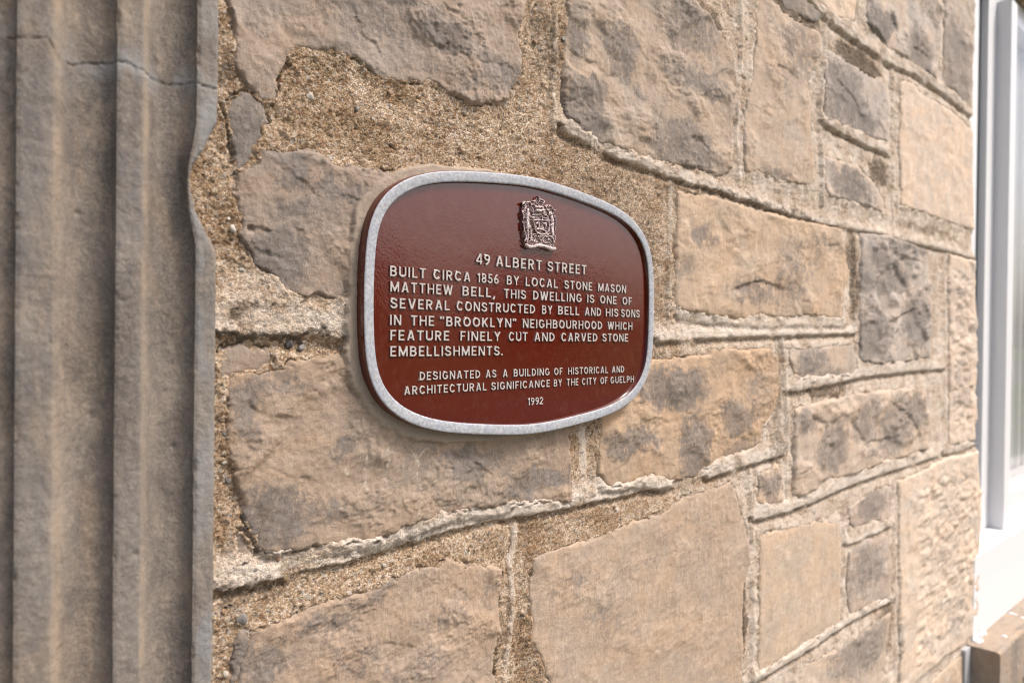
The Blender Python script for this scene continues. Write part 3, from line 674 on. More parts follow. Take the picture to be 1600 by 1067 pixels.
# ---- coarse stones beyond the picture, so that the wall goes on when seen from a step aside
def proj(X, Z):
    q = np.stack([X, X*0, Z], -1)-CAM
    return 800+FPX*(q@RIGHT)/(q@FWD), 533.5-FPX*(q@UP)/(q@FWD)
rs = np.random.RandomState(4)
def outer_stone(x0, x1, z0, z1, sh):
    xs = np.linspace(x0, x1, max(4, int((x1-x0)/.012))); zs = np.linspace(z0, z1, max(4, int((z1-z0)/.012)))
    X, Z = np.meshgrid(xs, zs); X = X.ravel(); Z = Z.ravel()
    d = np.minimum.reduce([X-x0, x1-X, Z-z0, z1-Z])
    h = .002+fbm(X*12, Z*12, 7, 4)*.006-.02*(1-sst(0, .012, d))
    V = np.stack([X, -h, Z], 1)-WOFF
    n_ = len(X)
    at = {'stain': np.clip(fbm(X*8, Z*8, 9, 3)+.3, 0, 1), 'cement': np.zeros(n_), 'pale': np.zeros(n_)}
    o = link('stone', raw_mesh('stone', V, grid_faces(len(zs), len(xs)), True, at), wall, MS)
    o.color = (*[c*rs.uniform(.9, 1.08) for c in TAN], 1)
z = .03
while z < 3.3:
    hh = rs.uniform(.10, .17); x = .33
    while x < 7.4:
        ww = rs.uniform(.16, .34) if x < 2.6 else rs.uniform(.25, .45)
        if x < 2.63: ww = min(ww, 2.64-x)
        gx, gz = [g.ravel() for g in np.meshgrid(np.linspace(x, x+ww, 7), np.linspace(z, z+hh, 6))]
        ok = ww > .05 and not (x+ww > 2.645 and x < XO1+.02 and z+hh > ZS0-.12 and z < 2.78)
        if ok and x < 2.7:
            px_, py_ = proj(gx, gz); seen = (py_ < 1075) & (py_ > -10) & (px_ < 1610)
            ok = not seen.any() and global_joint(gx, gz).max() < -.004
        if ok: outer_stone(x+.010, x+ww-.010, z+.010, z+hh-.010, 0)
        x += ww
    z += hh
# a few loose pebbles bedded in the mortar
def pebble(x, y, r, col):
    import bmesh
    X, Z = W1(x, y); bm = bmesh.new(); bmesh.ops.create_icosphere(bm, subdivisions=2, radius=1)
    rp = np.random.RandomState(int(x*7+y)); sx, sz, an = r*rp.uniform(.8, 1.3), r*rp.uniform(.7, 1.1), rp.uniform(0, 3)
    for v in bm.verts:
        a, b = v.co.x*sx, v.co.z*sz
        v.co = (X+a*math.cos(an)-b*math.sin(an)-1.4, v.co.y*r*.45-.0002+.25*r*math.sin(3*v.co.x+2*v.co.z), Z+a*math.sin(an)+b*math.cos(an))
    me = bpy.data.meshes.new('pebble'); bm.to_mesh(me); bm.free()
    for p in me.polygons: p.use_smooth = True
    o = link('pebble', me, wall, MPEB); o.color = (*col, 1); return o
def mat_peb():
    n = NB('river_pebble'); c = n.mix(n.noise(300, 4, .6), n.objcol(), n.mix(1, n.objcol(), (.75, .75, .75), 'MULTIPLY'))
    return n.done(c, .6, n.bump(n.noise(600, 3, .6), .3, .0006), .3)
MPEB = mat_peb()
WP, GP, BP, RP = (.50, .46, .40), (.21, .195, .18), (.08, .075, .07), (.28, .18, .115)
for x, y, r, c in [(365,357,.0042,WP),(357,342,.0022,WP),(378,422,.0024,WP),(381,456,.0032,GP),(452,538,.0046,BP),(471,543,.0038,GP),(505,481,.0036,WP),(486,476,.0026,RP),(348,520,.0030,WP),(484,151,.0040,WP),(558,170,.0032,GP),(609,145,.0030,RP),(580,106,.0030,RP),(583,187,.0022,WP),(352,676,.0044,GP),(356,750,.0036,GP),(434,872,.0034,RP),(398,888,.0040,GP),(377,967,.0070,GP),(436,884,.0022,WP),(836,66,.0042,RP),(880,62,.0040,GP),(600,883,.0026,WP),(963,796,.0030,WP),(960,792,.0022,RP),(510,553,.0034,GP),(415,448,.0036,BP),(430,447,.003,BP),(352,1052,.0034,WP),(1045,560,.0024,RP),(418,151,.0028,WP),(350,720,.003,WP),(349,955,.003,RP),(548,560,.004,RP)]:
    pebble(x, y, r, c)

# ------------------------------------------------------------------ fluted pilaster
YF = -.036
def build_pilaster():
    root = empty('fluted_pilaster', (.2, 0, 0), label='grey brown fluted stone pilaster with a chipped right edge and a crack', category='pilaster')
    off = np.array([.2, 0, 0])
    Xp = lambda px: W1(px, 533, YF)[0]
    xr = Xp(338); e305, e220, e180, e84, e22 = Xp(305), Xp(221), Xp(180), Xp(82), Xp(24)
    flutes = [(e220, e305), (e84, e180), (e84-(e180-e84)-(e84-e22)*.9+.012, e22-.0)]
    per = e180-e84+(e220-e180)
    a, b = flutes[2]; 
    while a > -.25: a, b = a-per-.01, b-per-.01; flutes.append((a, b))
    xl = -.26
    xs = np.concatenate([np.arange(xl, .06, .003), np.arange(.06, xr-.0004, .00095), [xr]])
    # extra columns at sharp edges
    xs = np.unique(np.concatenate([xs]+[np.linspace(q-.0006, q+.0006, 4) for q in (e305, e180, e22)]))
    zs = np.concatenate([np.arange(0, 1.13, .03), np.arange(1.13, 1.88, .00125), np.arange(1.88, 3.0, .03)])
    X0, Z = np.meshgrid(xs, zs)
    # broken right arris
    zc = [W1(340, y, YF)[1] for y in (1067, 640, 395, 385, 355, 330, 290, 262, 235, 200, 120, 0)]
    xc = [Xp(338), Xp(338), Xp(338), Xp(337), Xp(322), Xp(307), Xp(301), Xp(307), Xp(320), Xp(338), Xp(339), Xp(339)]
    inb = sst(zc[3]-.006, zc[3]+.004, Z)*(1-sst(zc[9]-.004, zc[9]+.006, Z))
    XR = np.interp(Z, zc, xc)+fbm(Z*60, Z*0, 41, 4, .6)*.0008+inb*(fbm(Z*70, Z*0+2, 43, 5, .7)*.0042+np.round(fbm(Z*40, Z*0+5, 44, 2)*5)/5*.002)
    t = np.clip((X0-e220)/(xr-e220), 0, 1)
    lim = np.clip((X0-(e305-.010))/(xr-(e305-.010)), 0, 1)
    X = np.where(X0 > e305-.010, (e305-.010)+lim*(XR-(e305-.010)), X0)
    y = np.zeros(X.shape)
    for i, (a, b) in enumerate(flutes):
        u = (X0-a)/(b-a); ins = (u > 0) & (u < 1)
        uu = np.clip(u, 0, 1)
        dpt = (b-a)*.33
        prof = np.sqrt(np.clip(1-(2*uu-1)**2, 0, 1))
        prof = np.where(uu < .5, np.sin(uu*np.pi)**1.15, prof)       # soft left arris, crisp right one
        y += np.where(ins, prof*dpt, 0)
    y += fbm(X*25, Z*14, 51, 4)*.0011+fbm(X*150, Z*150, 52, 4, .6)*.00055
    # worn arrises
    for q in (e305, e180, e22):
        y += np.exp(-((X0-q)/.0020)**2)*(.0008+.0045*np.clip(fbm(X*0+3+q*50, Z*45, 53, 5, .6)-.15, 0, 1))
    y += .0025*np.exp(-np.abs(X-XR)/.0016)+inb*.007*np.exp(-np.abs(X-XR)/.0024)
    # crack
    cp = Wpts([(-60,52),(10,56),(75,61),(88,80),(94,89),(121,94),(172,95),(202,99),(223,109),(243,119),(273,127),(304,128),(334,139),(350,144)], YF)
    jz = fbm(X*90, Z*90, 55, 5, .6)*.0020
    d, side, _ = seg_dist(X, Z+jz, cp)
    y += np.exp(-(d/.0005)**2)*.0016*sst(-.4, .1, fbm(X*60, Z*60, 66, 3))
    y += np.where(side < 0, np.exp(-d/.003)*.0006, 0)
    # pit and bead chip
    for px, py, r, dp in [(213,865,.003,.002),(130,330,.0025,.0018),(255,95,.003,.0015),(190,470,.002,.0015),(280,700,.0025,.0016),(150,650,.003,.0014)]:
        cx, cz = W1(px, py, YF); y += dp*np.exp(-((X-cx)**2+(Z-cz)**2)/r**2)
    stain = np.exp(-(d/.0005)**2)*.42*sst(-.3, .2, fbm(X*60, Z*60, 66, 3))
    pale = np.where(d < .03, np.exp(-d/.010), 0)*sst(-.3, .3, fbm(X*40, Z*40, 57, 3))
    pale = np.maximum(pale, np.exp(-((X-W1(325,190,YF)[0])/.010)**2-((Z-W1(325,190,YF)[1])/.030)**2)*1.1)
    pale = np.clip(pale+.45*sst(0, .004, X0-e305)*(X0 > e305)*sst(-.2, .3, fbm(X*30, Z*12, 58, 2)), 0, 1)
    # warm highlight painted on the arris left of each flute
    warm = np.zeros(X.shape)
    for q in (e220, e84):
        wd = .0042 if q == e220 else .0062
        warm = np.maximum(warm, np.exp(-((X0-q-.003)/wd)**2)*(.42+.5*fbm(X*30, Z*20, 59, 4)))
    brk = ((Z > zc[3]) & (Z < zc[9]-.0)) * np.exp(-np.abs(X-XR)/.0012); warm = np.maximum(warm, brk*.9)
    face = np.clip((y < .0012)*1.0, 0, 1)*(.30+.4*fbm(X*20, Z*9, 65, 3)); pale = np.clip(pale+face*.6, 0, 1)  # flat faces painted lighter, putting flute light and shade into colour
    Y = YF+y
    nr, nc = X.shape
    V = np.stack([X, Y, Z], -1)
    # return side on the right, back to the wall
    cols = []
    for k, f in enumerate((.15, .4, .7, 1.0)):
        v = V[:, -1, :].copy(); v[:, 1] = v[:, 1]+(.012-v[:, 1])*f
        v[:, 0] += fbm(v[:, 2]*80+k*5, v[:, 2]*0, 60, 3)*.0012-.001*k; cols.append(v[:, None, :])
    V = np.concatenate([V]+cols, 1); pad = lambda a_, c=0: np.concatenate([a_, np.full((nr, 4), c)], 1).ravel()
    V = V.reshape(-1, 3)-off
    me = raw_mesh('shaft', V, grid_faces(nr, nc+4), True, {'stain': pad(stain), 'pale': pad(pale), 'warm': pad(np.clip(warm, 0, 1), .25)})
    link('shaft', me, root, MP)
build_pilaster()

# ------------------------------------------------------------------ plaque
plaque = empty('heritage_plaque', (PCX, 0, PCZ), label='brown heritage plaque with silver rim and raised silver lettering on the stone wall', category='plaque')
POFF = np.array([PCX, 0, PCZ])
def ring_mesh(name, prof, fill=False, N=256, mi=None):
    """prof: list of (offset outwards, y)"""
    th = np.linspace(0, 2*np.pi, N, endpoint=False); V = []
    for off, y in prof:
        x, z = plq_xy(th, off); V.append(np.stack([x, np.full(N, y), z], 1)-POFF)
    V = np.concatenate(V); F = []
    m_ = []
    for r in range(len(prof)-1):
        a = r*N+np.arange(N); b = r*N+(np.arange(N)+1) % N
        F.append(np.stack([a, b, b+N, a+N], 1)); m_ += [mi[r] if mi else 0]*N
    F = np.concatenate(F)
    return V, F, m_
YR, YP = -.0230, -.0172
RW = .0118
V, F, m_ = ring_mesh('rim', [(.0008, -.004), (.0006, YR+.0022), (0, YR+.0007), (-.0006, YR+.00015), (-.002, YR), (-RW+.0016, YR), (-RW, YR+.0005), (-RW-.0004, YR+.0012), (-RW-.0012, YP)], mi=[1, 1, 0, 0, 0, 0, 0, 1])
link('rim', raw_mesh('rim', V, F[:, ::-1], True, mi=m_), plaque, [MSI, MB])
# face plate: concentric rings down to a centre point
def face_plate():
    N = 256; th = np.linspace(0, 2*np.pi, N, endpoint=False); x, z = plq_xy(th, -RW-.0011)
    V = []; R_ = np.linspace(1, .02, 26)
    for r in R_: V.append(np.stack([(x-PCX)*r, np.full(N, YP+.0003*0)+.0, (z-PCZ)*r], 1))
    V = np.concatenate(V); V[:, 1] += fbm(V[:, 0]*9, V[:, 2]*9, 5, 2)*.00025
    V[:N, 1] = YP
    F = []
    for r in range(len(R_)-1):
        a = r*N+np.arange(N); b = r*N+(np.arange(N)+1) % N; F.append(np.stack([a, b, b+N, a+N], 1))
    F = np.concatenate(F)
    V = np.concatenate([V, [[0, YP, 0]]]); c = len(V)-1; l = (len(R_)-1)*N
    # centre fan, as degenerate-free quads
    i = np.arange(0, N, 2); F2 = np.stack([l+i, l+(i+1) % N, l+(i+2) % N, np.full(len(i), c)], 1)
    return raw_mesh('face_plate', V, np.concatenate([F, F2])[:, ::-1], True)
link('face_plate', face_plate(), plaque, MB)

# glyphs: strokes in a box one cap height tall
def Ls(*p): return [('L', *p[i], *p[i+1]) for i in range(len(p)-1)]
SW = .090          # half stroke
def arc(cx, cy, rx, ry, a0, a1, n=14):
    a = np.radians(np.linspace(a0, a1, n)); return [('P', [(cx+rx*np.cos(t), cy+ry*np.sin(t)) for t in a])]
s_ = SW
GL = {
 'A': (.70, [('L', .085, -.1, .35, 1.06), ('L', .615, -.1, .35, 1.06), ('B', .2, .22, .5, .37)]),
 'B': (.60, [('B', 0, 0, .17, 1), ('B', 0, 0, .30, .16), ('B', 0, .84, .28, 1), ('B', 0, .44, .30, .60)]+arc(.28, .72, .20, .20, -90, 90)+arc(.29, .30, .225, .22, -90, 90)),
 'C': (.66, arc(.345, .5, .255, .41, 46, 314, 24)),
 'D': (.62, [('B', 0, 0, .17, 1), ('B', 0, 0, .22, .17), ('B', 0, .83, .22, 1)]+arc(.20, .5, .335, .415, -90, 90, 24)),
 'E': (.52, [('B', 0, 0, .17, 1), ('B', 0, 0, .52, .16), ('B', 0, .84, .52, 1), ('B', 0, .43, .46, .58)]),
 'F': (.50, [('B', 0, 0, .17, 1), ('B', 0, .84, .50, 1), ('B', 0, .42, .44, .57)]),
 'G': (.70, arc(.345, .5, .255, .41, 46, 320, 24)+[('B', .36, .38, .69, .54), ('B', .53, .16, .69, .5)]),
 'H': (.64, [('B', 0, 0, .17, 1), ('B', .47, 0, .64, 1), ('B', 0, .43, .64, .58)]),
 'I': (.17, [('B', 0, 0, .17, 1)]),
 'K': (.62, [('B', 0, 0, .17, 1), ('L', .05, .28, .56, 1.06), ('L', .24, .58, .57, -.08)]),
 'L': (.50, [('B', 0, 0, .17, 1), ('B', 0, 0, .50, .16)]),
 'M': (.78, [('B', 0, 0, .17, 1), ('B', .61, 0, .78, 1), ('L', .07, 1.02, .39, .12), ('L', .71, 1.02, .39, .12)]),
 'N': (.66, [('B', 0, 0, .17, 1), ('B', .49, 0, .66, 1), ('L', .06, 1.06, .60, -.06)]),
 'O': (.72, arc(.36, .5, .27, .41, 0, 360, 32)),
 'P': (.58, [('B', 0, 0, .17, 1), ('B', 0, .84, .30, 1), ('B', 0, .38, .30, .54)]+arc(.28, .69, .215, .23, -90, 90)),
 'R': (.62, [('B', 0, 0, .17, 1), ('B', 0, .84, .30, 1), ('B', 0, .40, .30, .56)]+arc(.28, .70, .215, .22, -90, 90)+[('L', .27, .50, .555, -.08)]),
 'S': (.60, arc(.30, .715, .205, .20, 20, 270)+arc(.30, .285, .215, .20, -160, 90)),
 'T': (.58, [('B', .205, 0, .375, 1), ('B', 0, .84, .58, 1)]),
 'U': (.64, arc(.32, .32, .235, .235, 180, 360)+[('B', 0, .3, .17, 1), ('B', .47, .3, .64, 1)]),
 'V': (.68, [('L', .075, 1.08, .34, -.04), ('L', .605, 1.08, .34, -.04)]),
 'W': (.92, [('L', .075, 1.08, .26, -.05), ('L', .46, .95, .26, -.05), ('L', .46, .95, .66, -.05), ('L', .845, 1.08, .66, -.05)]),
 'Y': (.66, [('L', .06, 1.08, .33, .46), ('L', .60, 1.08, .33, .46), ('B', .245, 0, .415, .50)]),
 '1': (.26, [('B', .09, 0, .26, 1), ('L', .14, .95, .0, .80)]),
 '2': (.58, arc(.28, .72, .21, .20, 165, -30)+[('L', .47, .64, .06, .06), ('B', 0, 0, .58, .16)]),
 '4': (.62, [('B', .36, 0, .53, 1), ('B', 0, .2, .62, .35), ('L', .42, 1.02, .05, .28)]),
 '5': (.58, [('B', .06, .84, .54, 1), ('B', .06, .5, .22, 1)]+arc(.27, .33, .23, .245, -150, 125)),
 '6': (.60, arc(.30, .30, .215, .215, 0, 360, 24)+[('P', [(.085, .30), (.10, .52), (.20, .76), (.38, .94)])]),
 '8': (.60, arc(.30, .72, .19, .195, 0, 360, 22)+arc(.30, .29, .215, .205, 0, 360, 24)),
 '9': (.60, arc(.30, .70, .215, .215, 0, 360, 24)+[('P', [(.515, .70), (.50, .48), (.40, .24), (.22, .06)])]),
 ',': (.20, [('B', .02, 0, .19, .17), ('L', .13, .08, .04, -.16)]),
 '.': (.18, [('B', 0, 0, .18, .18)]),
 '“': (.36, [('P', [(.07, .78), (.08, .92)]), ('P', [(.28, .78), (.29, .92)])]),
 '”': (.36, [('P', [(.07, .92), (.05, .78)]), ('P', [(.28, .92), (.26, .78)])]),
}
def glyph_sd(prims, X, Y):
    D = np.full(X.shape, 9.)
    for p in prims:
        if p[0] == 'B':
            _, x0, y0, x1, y1 = p; cx, cy = (x0+x1)/2, (y0+y1)/2
            qx = np.abs(X-cx)-(x1-x0)/2; qy = np.abs(Y-cy)-(y1-y0)/2
            d = np.hypot(np.maximum(qx, 0), np.maximum(qy, 0))+np.minimum(np.maximum(qx, qy), 0)
        else:
            pts = [(p[1], p[2]), (p[3], p[4])] if p[0] == 'L' else p[1]
            d, _, _ = seg_dist(X, Y, np.array(pts)); d = d-SW
        D = np.minimum(D, d)
    return D
def glyph_mesh(ch):
    wd, prims = GL[ch]; c = .028; pad = .10
    xs = np.arange(-pad, wd+pad+c, c); ys = np.arange(-pad-(.2 if ch == ',' else 0), 1+pad+c, c)
    X, Y = np.meshgrid(xs, ys)
    d = glyph_sd(prims, X, Y)
    d = np.maximum(d, Y-1.0); 
    if ch != ',': d = np.maximum(d, -Y)
    gy, gx = np.gradient(d, c); gl = np.hypot(gx, gy)+1e-6
    for iso in (-.030, .045):
        m = np.abs(d-iso) < .55*c; mv = np.where(m, (iso-d)/gl, 0); X = X+mv*gx/gl; Y = Y+mv*gy/gl; d = np.where(m, iso, d)
    H = .20
    h = H*np.clip((.045-d)/.075, 0, 1)
    keep = (d < .085).ravel()
    V = np.stack([X.ravel(), -h.ravel()+.004, Y.ravel()], 1)
    F = grid_faces(len(ys), len(xs), keep)
    hm = h.ravel()[F].mean(1); mi = np.where(hm > H*.80, 0, 1)
    u, inv = np.unique(F.ravel(), return_inverse=True)
    me = raw_mesh('letter', V[u], inv.reshape(F.shape), False, mi=mi)
    me.materials.append(ML); me.materials.append(MB)
    return me
GM = {}
def word(text, xa, xb, ya, yb, capa, capb):
    """word between photo columns xa..xb, baselines ya, yb"""
    (X0, Z0), (X1, Z1) = W1(xa, ya, YP-.003), W1(xb, yb, YP-.003)
    ca = capa*depth_at(X0)/FPX; tr = .155
    wn = sum(GL[c][0] for c in text)+tr*(len(text)-1)
    u = X0; k = (X1-X0)/wn; cap = ca
    for c in text:
        if c not in GM: GM[c] = glyph_mesh(c)
        o = bpy.data.objects.new('letter', GM[c]); COL.objects.link(o); o.parent = plaque
        f = (u-X0)/(X1-X0)
        o.location = (u-PCX, YP+.0004, Z0+(Z1-Z0)*f-PCZ); o.scale = (k, cap, cap)
        u += (GL[c][0]+tr)*k
LINES = [
 ((744.5, 412.8, 917.5, 429.5, 16.9), [('49', 745, 766.8), ('ALBERT', 775.4, 848), ('STREET', 856.3, 917.7)]),
 ((610.5, 431.5, 980, 458.3, 16.4), [('BUILT', 610.3, 666.8), ('CIRCA', 678, 736.8), ('1856', 748, 780.6), ('BY', 792.8, 812.6), ('LOCAL', 822.3, 873.2), ('STONE', 883, 926.7), ('MASON', 935.6, 979.5)]),
 ((611, 455.9, 989, 477, 16.4), [('MATTHEW', 610.7, 708.6), ('BELL,', 723.3, 775), ('THIS', 788.7, 823.3), ('DWELLING', 834, 910.3), ('IS', 918.5, 930), ('ONE', 938.7, 964.9), ('OF', 973.7, 988.6)]),
 ((609.5, 481.6, 1001.5, 496.4, 16.2), [('SEVERAL', 610.7, 704.4), ('CONSTRUCTED', 714.5, 837.4), ('BY', 848, 864.4), ('BELL', 873, 906.6), ('AND', 914.8, 940.5), ('HIS', 947.6, 967.5), ('SONS', 971.7, 1000.8)]),
 ((610, 508.1, 989.5, 515.8, 16.2), [('IN', 610.3, 628.5), ('THE', 643, 680), ('“BROOKLYN”', 688.7, 808.1), ('NEIGHBOURHOOD', 818, 942.2), ('WHICH', 950.6, 989.3)]),
 ((610.5, 532, 983, 534, 16.2), [('FEATURE', 610.7, 703.5), ('FINELY', 720.4, 783.6), ('CUT', 796, 825.7), ('AND', 835.8, 867.9), ('CARVED', 878, 934.7), ('STONE', 942.4, 982.7)]),
 ((610.5, 557.3, 788, 555.4, 16.2), [('EMBELLISHMENTS.', 610.7, 787.1)]),
 ((656, 594.5, 977.5, 582, 13.2), [('DESIGNATED', 657.1, 752), ('AS', 760.2, 777.3), ('A', 787, 795), ('BUILDING', 803.9, 860.4), ('OF', 867.2, 880.8), ('HISTORICAL', 889, 951.6), ('AND', 957.4, 976.9)]),
 ((631, 617.5, 992.5, 597.2, 13.4), [('ARCHITECTURAL', 632.5, 762), ('SIGNIFICANCE', 769, 860.9), ('BY', 866.7, 879.6), ('THE', 887, 905.4), ('CITY', 910.8, 933.5), ('OF', 939.4, 951), ('GUELPH', 955.3, 992)]),
 ((826.5, 633.6, 850.5, 631.6, 11.6), [('1992', 827, 850.3)]),
]
for (bx0, by0, bx1, by1, cap0), ws in LINES:
    # cap height in metres from the line's left end
    Xl, _ = W1(bx0, by0, YP-.003); cm = cap0*depth_at(Xl)/FPX
    for t, a, b in ws:
        ya = by0+(by1-by0)*(a-bx0)/(bx1-bx0); yb = by0+(by1-by0)*(b-bx0)/(bx1-bx0)
        Xa, _ = W1(a, ya, YP-.003)
        word(t, a, b, ya, yb, cm*FPX/depth_at(Xa), 0)

# emblem: shield with two supporters, crest and scroll, cast in relief
def emblem():
    E = lambda pts: Wpts([(780+x/8.892, 290+y/8.892) for x, y in pts], YP-.004)
    out = E([(330,270),(350,232),(385,214),(425,215),(470,232),(500,190),(540,150),(585,180),(630,212),(645,270),(690,262),(725,300),(775,348),(770,400),(785,450),(775,600),(775,760),(778,890),(750,905),(650,870),(560,840),(450,872),(385,872),(355,800),(345,700),(325,560),(322,450),(306,390)])
    c = .00034; x0, z0 = out.min(0)-.004; x1, z1 = out.max(0)+.004
    xs = np.arange(x0, x1, c); zs = np.arange(z0, z1, c); X, Z = np.meshgrid(xs, zs); X = X.ravel(); Z = Z.ravel()
    jx = fbm(X*260, Z*260, 71, 3)*.0007; jz = fbm(X*260, Z*260, 72, 3)*.0007
    d = poly_sd(X+jx, Z, out)
    h = .0035*sst(-.0008, .0014, d)
    top = np.zeros(X.shape)
    pxm = (W1(800, 333, YP)[0]-W1(799, 333, YP)[0])/8.892      # metres per zoomed px
    def stroke(pts, w_, hh):
        nonlocal h, top
        q = np.array(pts, float)
        for _k in range(2):
            if len(q) > 2: q = np.concatenate([q[:1], np.stack([q[:-1]*.75+q[1:]*.25, q[:-1]*.25+q[1:]*.75], 1).reshape(-1, 2), q[-1:]])
        dd, _, _ = seg_dist(X+jx*.5, Z+jz*.5, E(q)); w_ = w_*pxm*.5*.95
        b = hh*np.sqrt(np.clip(1-(dd/w_)**2, 0, 1)); nh = .0035+b; m = (b > 0)
        h = np.where(m, np.maximum(h, nh), h); top = np.maximum(top, np.clip(1-dd/w_, 0, 1))
    R = .0026
    stroke([(392,340),(392,362)], 40, R*1.2); stroke([(392,385),(385,470),(392,590)], 52, R*1.2)
    stroke([(388,600),(396,690),(382,790)], 24, R); stroke([(424,570),(436,680),(428,775)], 22, R)
    stroke([(415,420),(450,450),(478,440)], 20, R); stroke([(322,380),(335,450)], 24, R); stroke([(330,520),(340,620)], 14, R)
    stroke([(352,650),(372,720),(352,770)], 20, R)
    stroke([(712,385),(716,405)], 38, R*1.2); stroke([(725,440),(740,520),(735,600),(742,690)], 50, R); stroke([(700,560),(720,540),(745,560)], 16, R*1.3)
    stroke([(772,420),(780,500),(772,620)], 12, R); stroke([(690,700),(740,720),(765,800)], 22, R)
    stroke([(318,262),(335,240),(352,262),(350,290)], 18, R); stroke([(372,238),(400,222),(425,240),(440,290),(462,350),(468,400)], 16, R*1.1)
    stroke([(640,290),(655,330),(680,350),(690,410)], 16, R); stroke([(676,300),(694,276),(720,292),(732,330),(772,352)], 16, R*1.1)
    stroke([(480,262),(500,300)], 20, R); stroke([(478,225),(500,215),(515,260)], 14, R); stroke([(540,160),(550,200),(530,240)], 14, R*1.2); stroke([(560,190),(600,205),(630,225),(600,245)], 14, R); stroke([(560,225),(600,240)], 12, R)
    stroke([(515,300),(600,305)], 18, R*1.2); stroke([(510,345),(560,352),(612,345)], 34, R*1.6)
    stroke([(450,405),(520,408),(572,400),(592,430),(592,480)], 14, R); stroke([(610,400),(660,420),(675,450)], 14, R); stroke([(620,450),(668,462)], 14, R)
    stroke([(455,490),(478,560),(490,640),(560,690),(650,668),(680,590),(684,490)], 16, R*1.4); stroke([(470,485),(560,478),(680,490)], 14, R*1.3)
    stroke([(510,530),(540,510),(548,560)], 26, R); stroke([(610,530),(650,520),(640,570)], 26, R); stroke([(512,605),(560,598),(610,620),(645,640)], 18, R); stroke([(580,490),(582,560)], 10, R)
    stroke([(455,690),(490,670),(510,700),(480,712)], 14, R); stroke([(530,700),(620,702)], 14, R); stroke([(532,705),(575,775),(618,706)], 12, R); stroke([(550,720),(596,724)], 14, R)
    stroke([(640,712),(680,720),(660,760),(700,745),(715,790)], 14, R); stroke([(740,740),(752,800)], 14, R); stroke([(450,760),(520,790)], 18, R*.8); stroke([(620,800),(700,790)], 12, R)
    stroke([(372,830),(420,858),(480,846),(560,828),(640,850),(720,880),(768,880)], 42, R*1.3); stroke([(770,700),(772,760)], 12, R)
    h += (ridged(X*300, Z*300, 73, 2)*.0006+fbm(X*600, Z*600, 75, 2)*.0002)*(d > 0)
    keep = d > -.0024
    F = grid_faces(len(zs), len(xs), keep)
    V = np.stack([X, YP+.0006-h, Z], 1)-POFF
    tm = top[F].min(1); wr = ridged(V[:, 0]*330, V[:, 2]*330, 74, 2)[F].mean(1)*(h[F].min(1) > .003); mi = np.where((tm > .16) | (wr > .58), 0, 1)
    u, inv = np.unique(F.ravel(), return_inverse=True)
    link('emblem', raw_mesh('emblem', V[u], inv.reshape(F.shape), True, mi=mi), plaque, [ME, MB])
emblem()

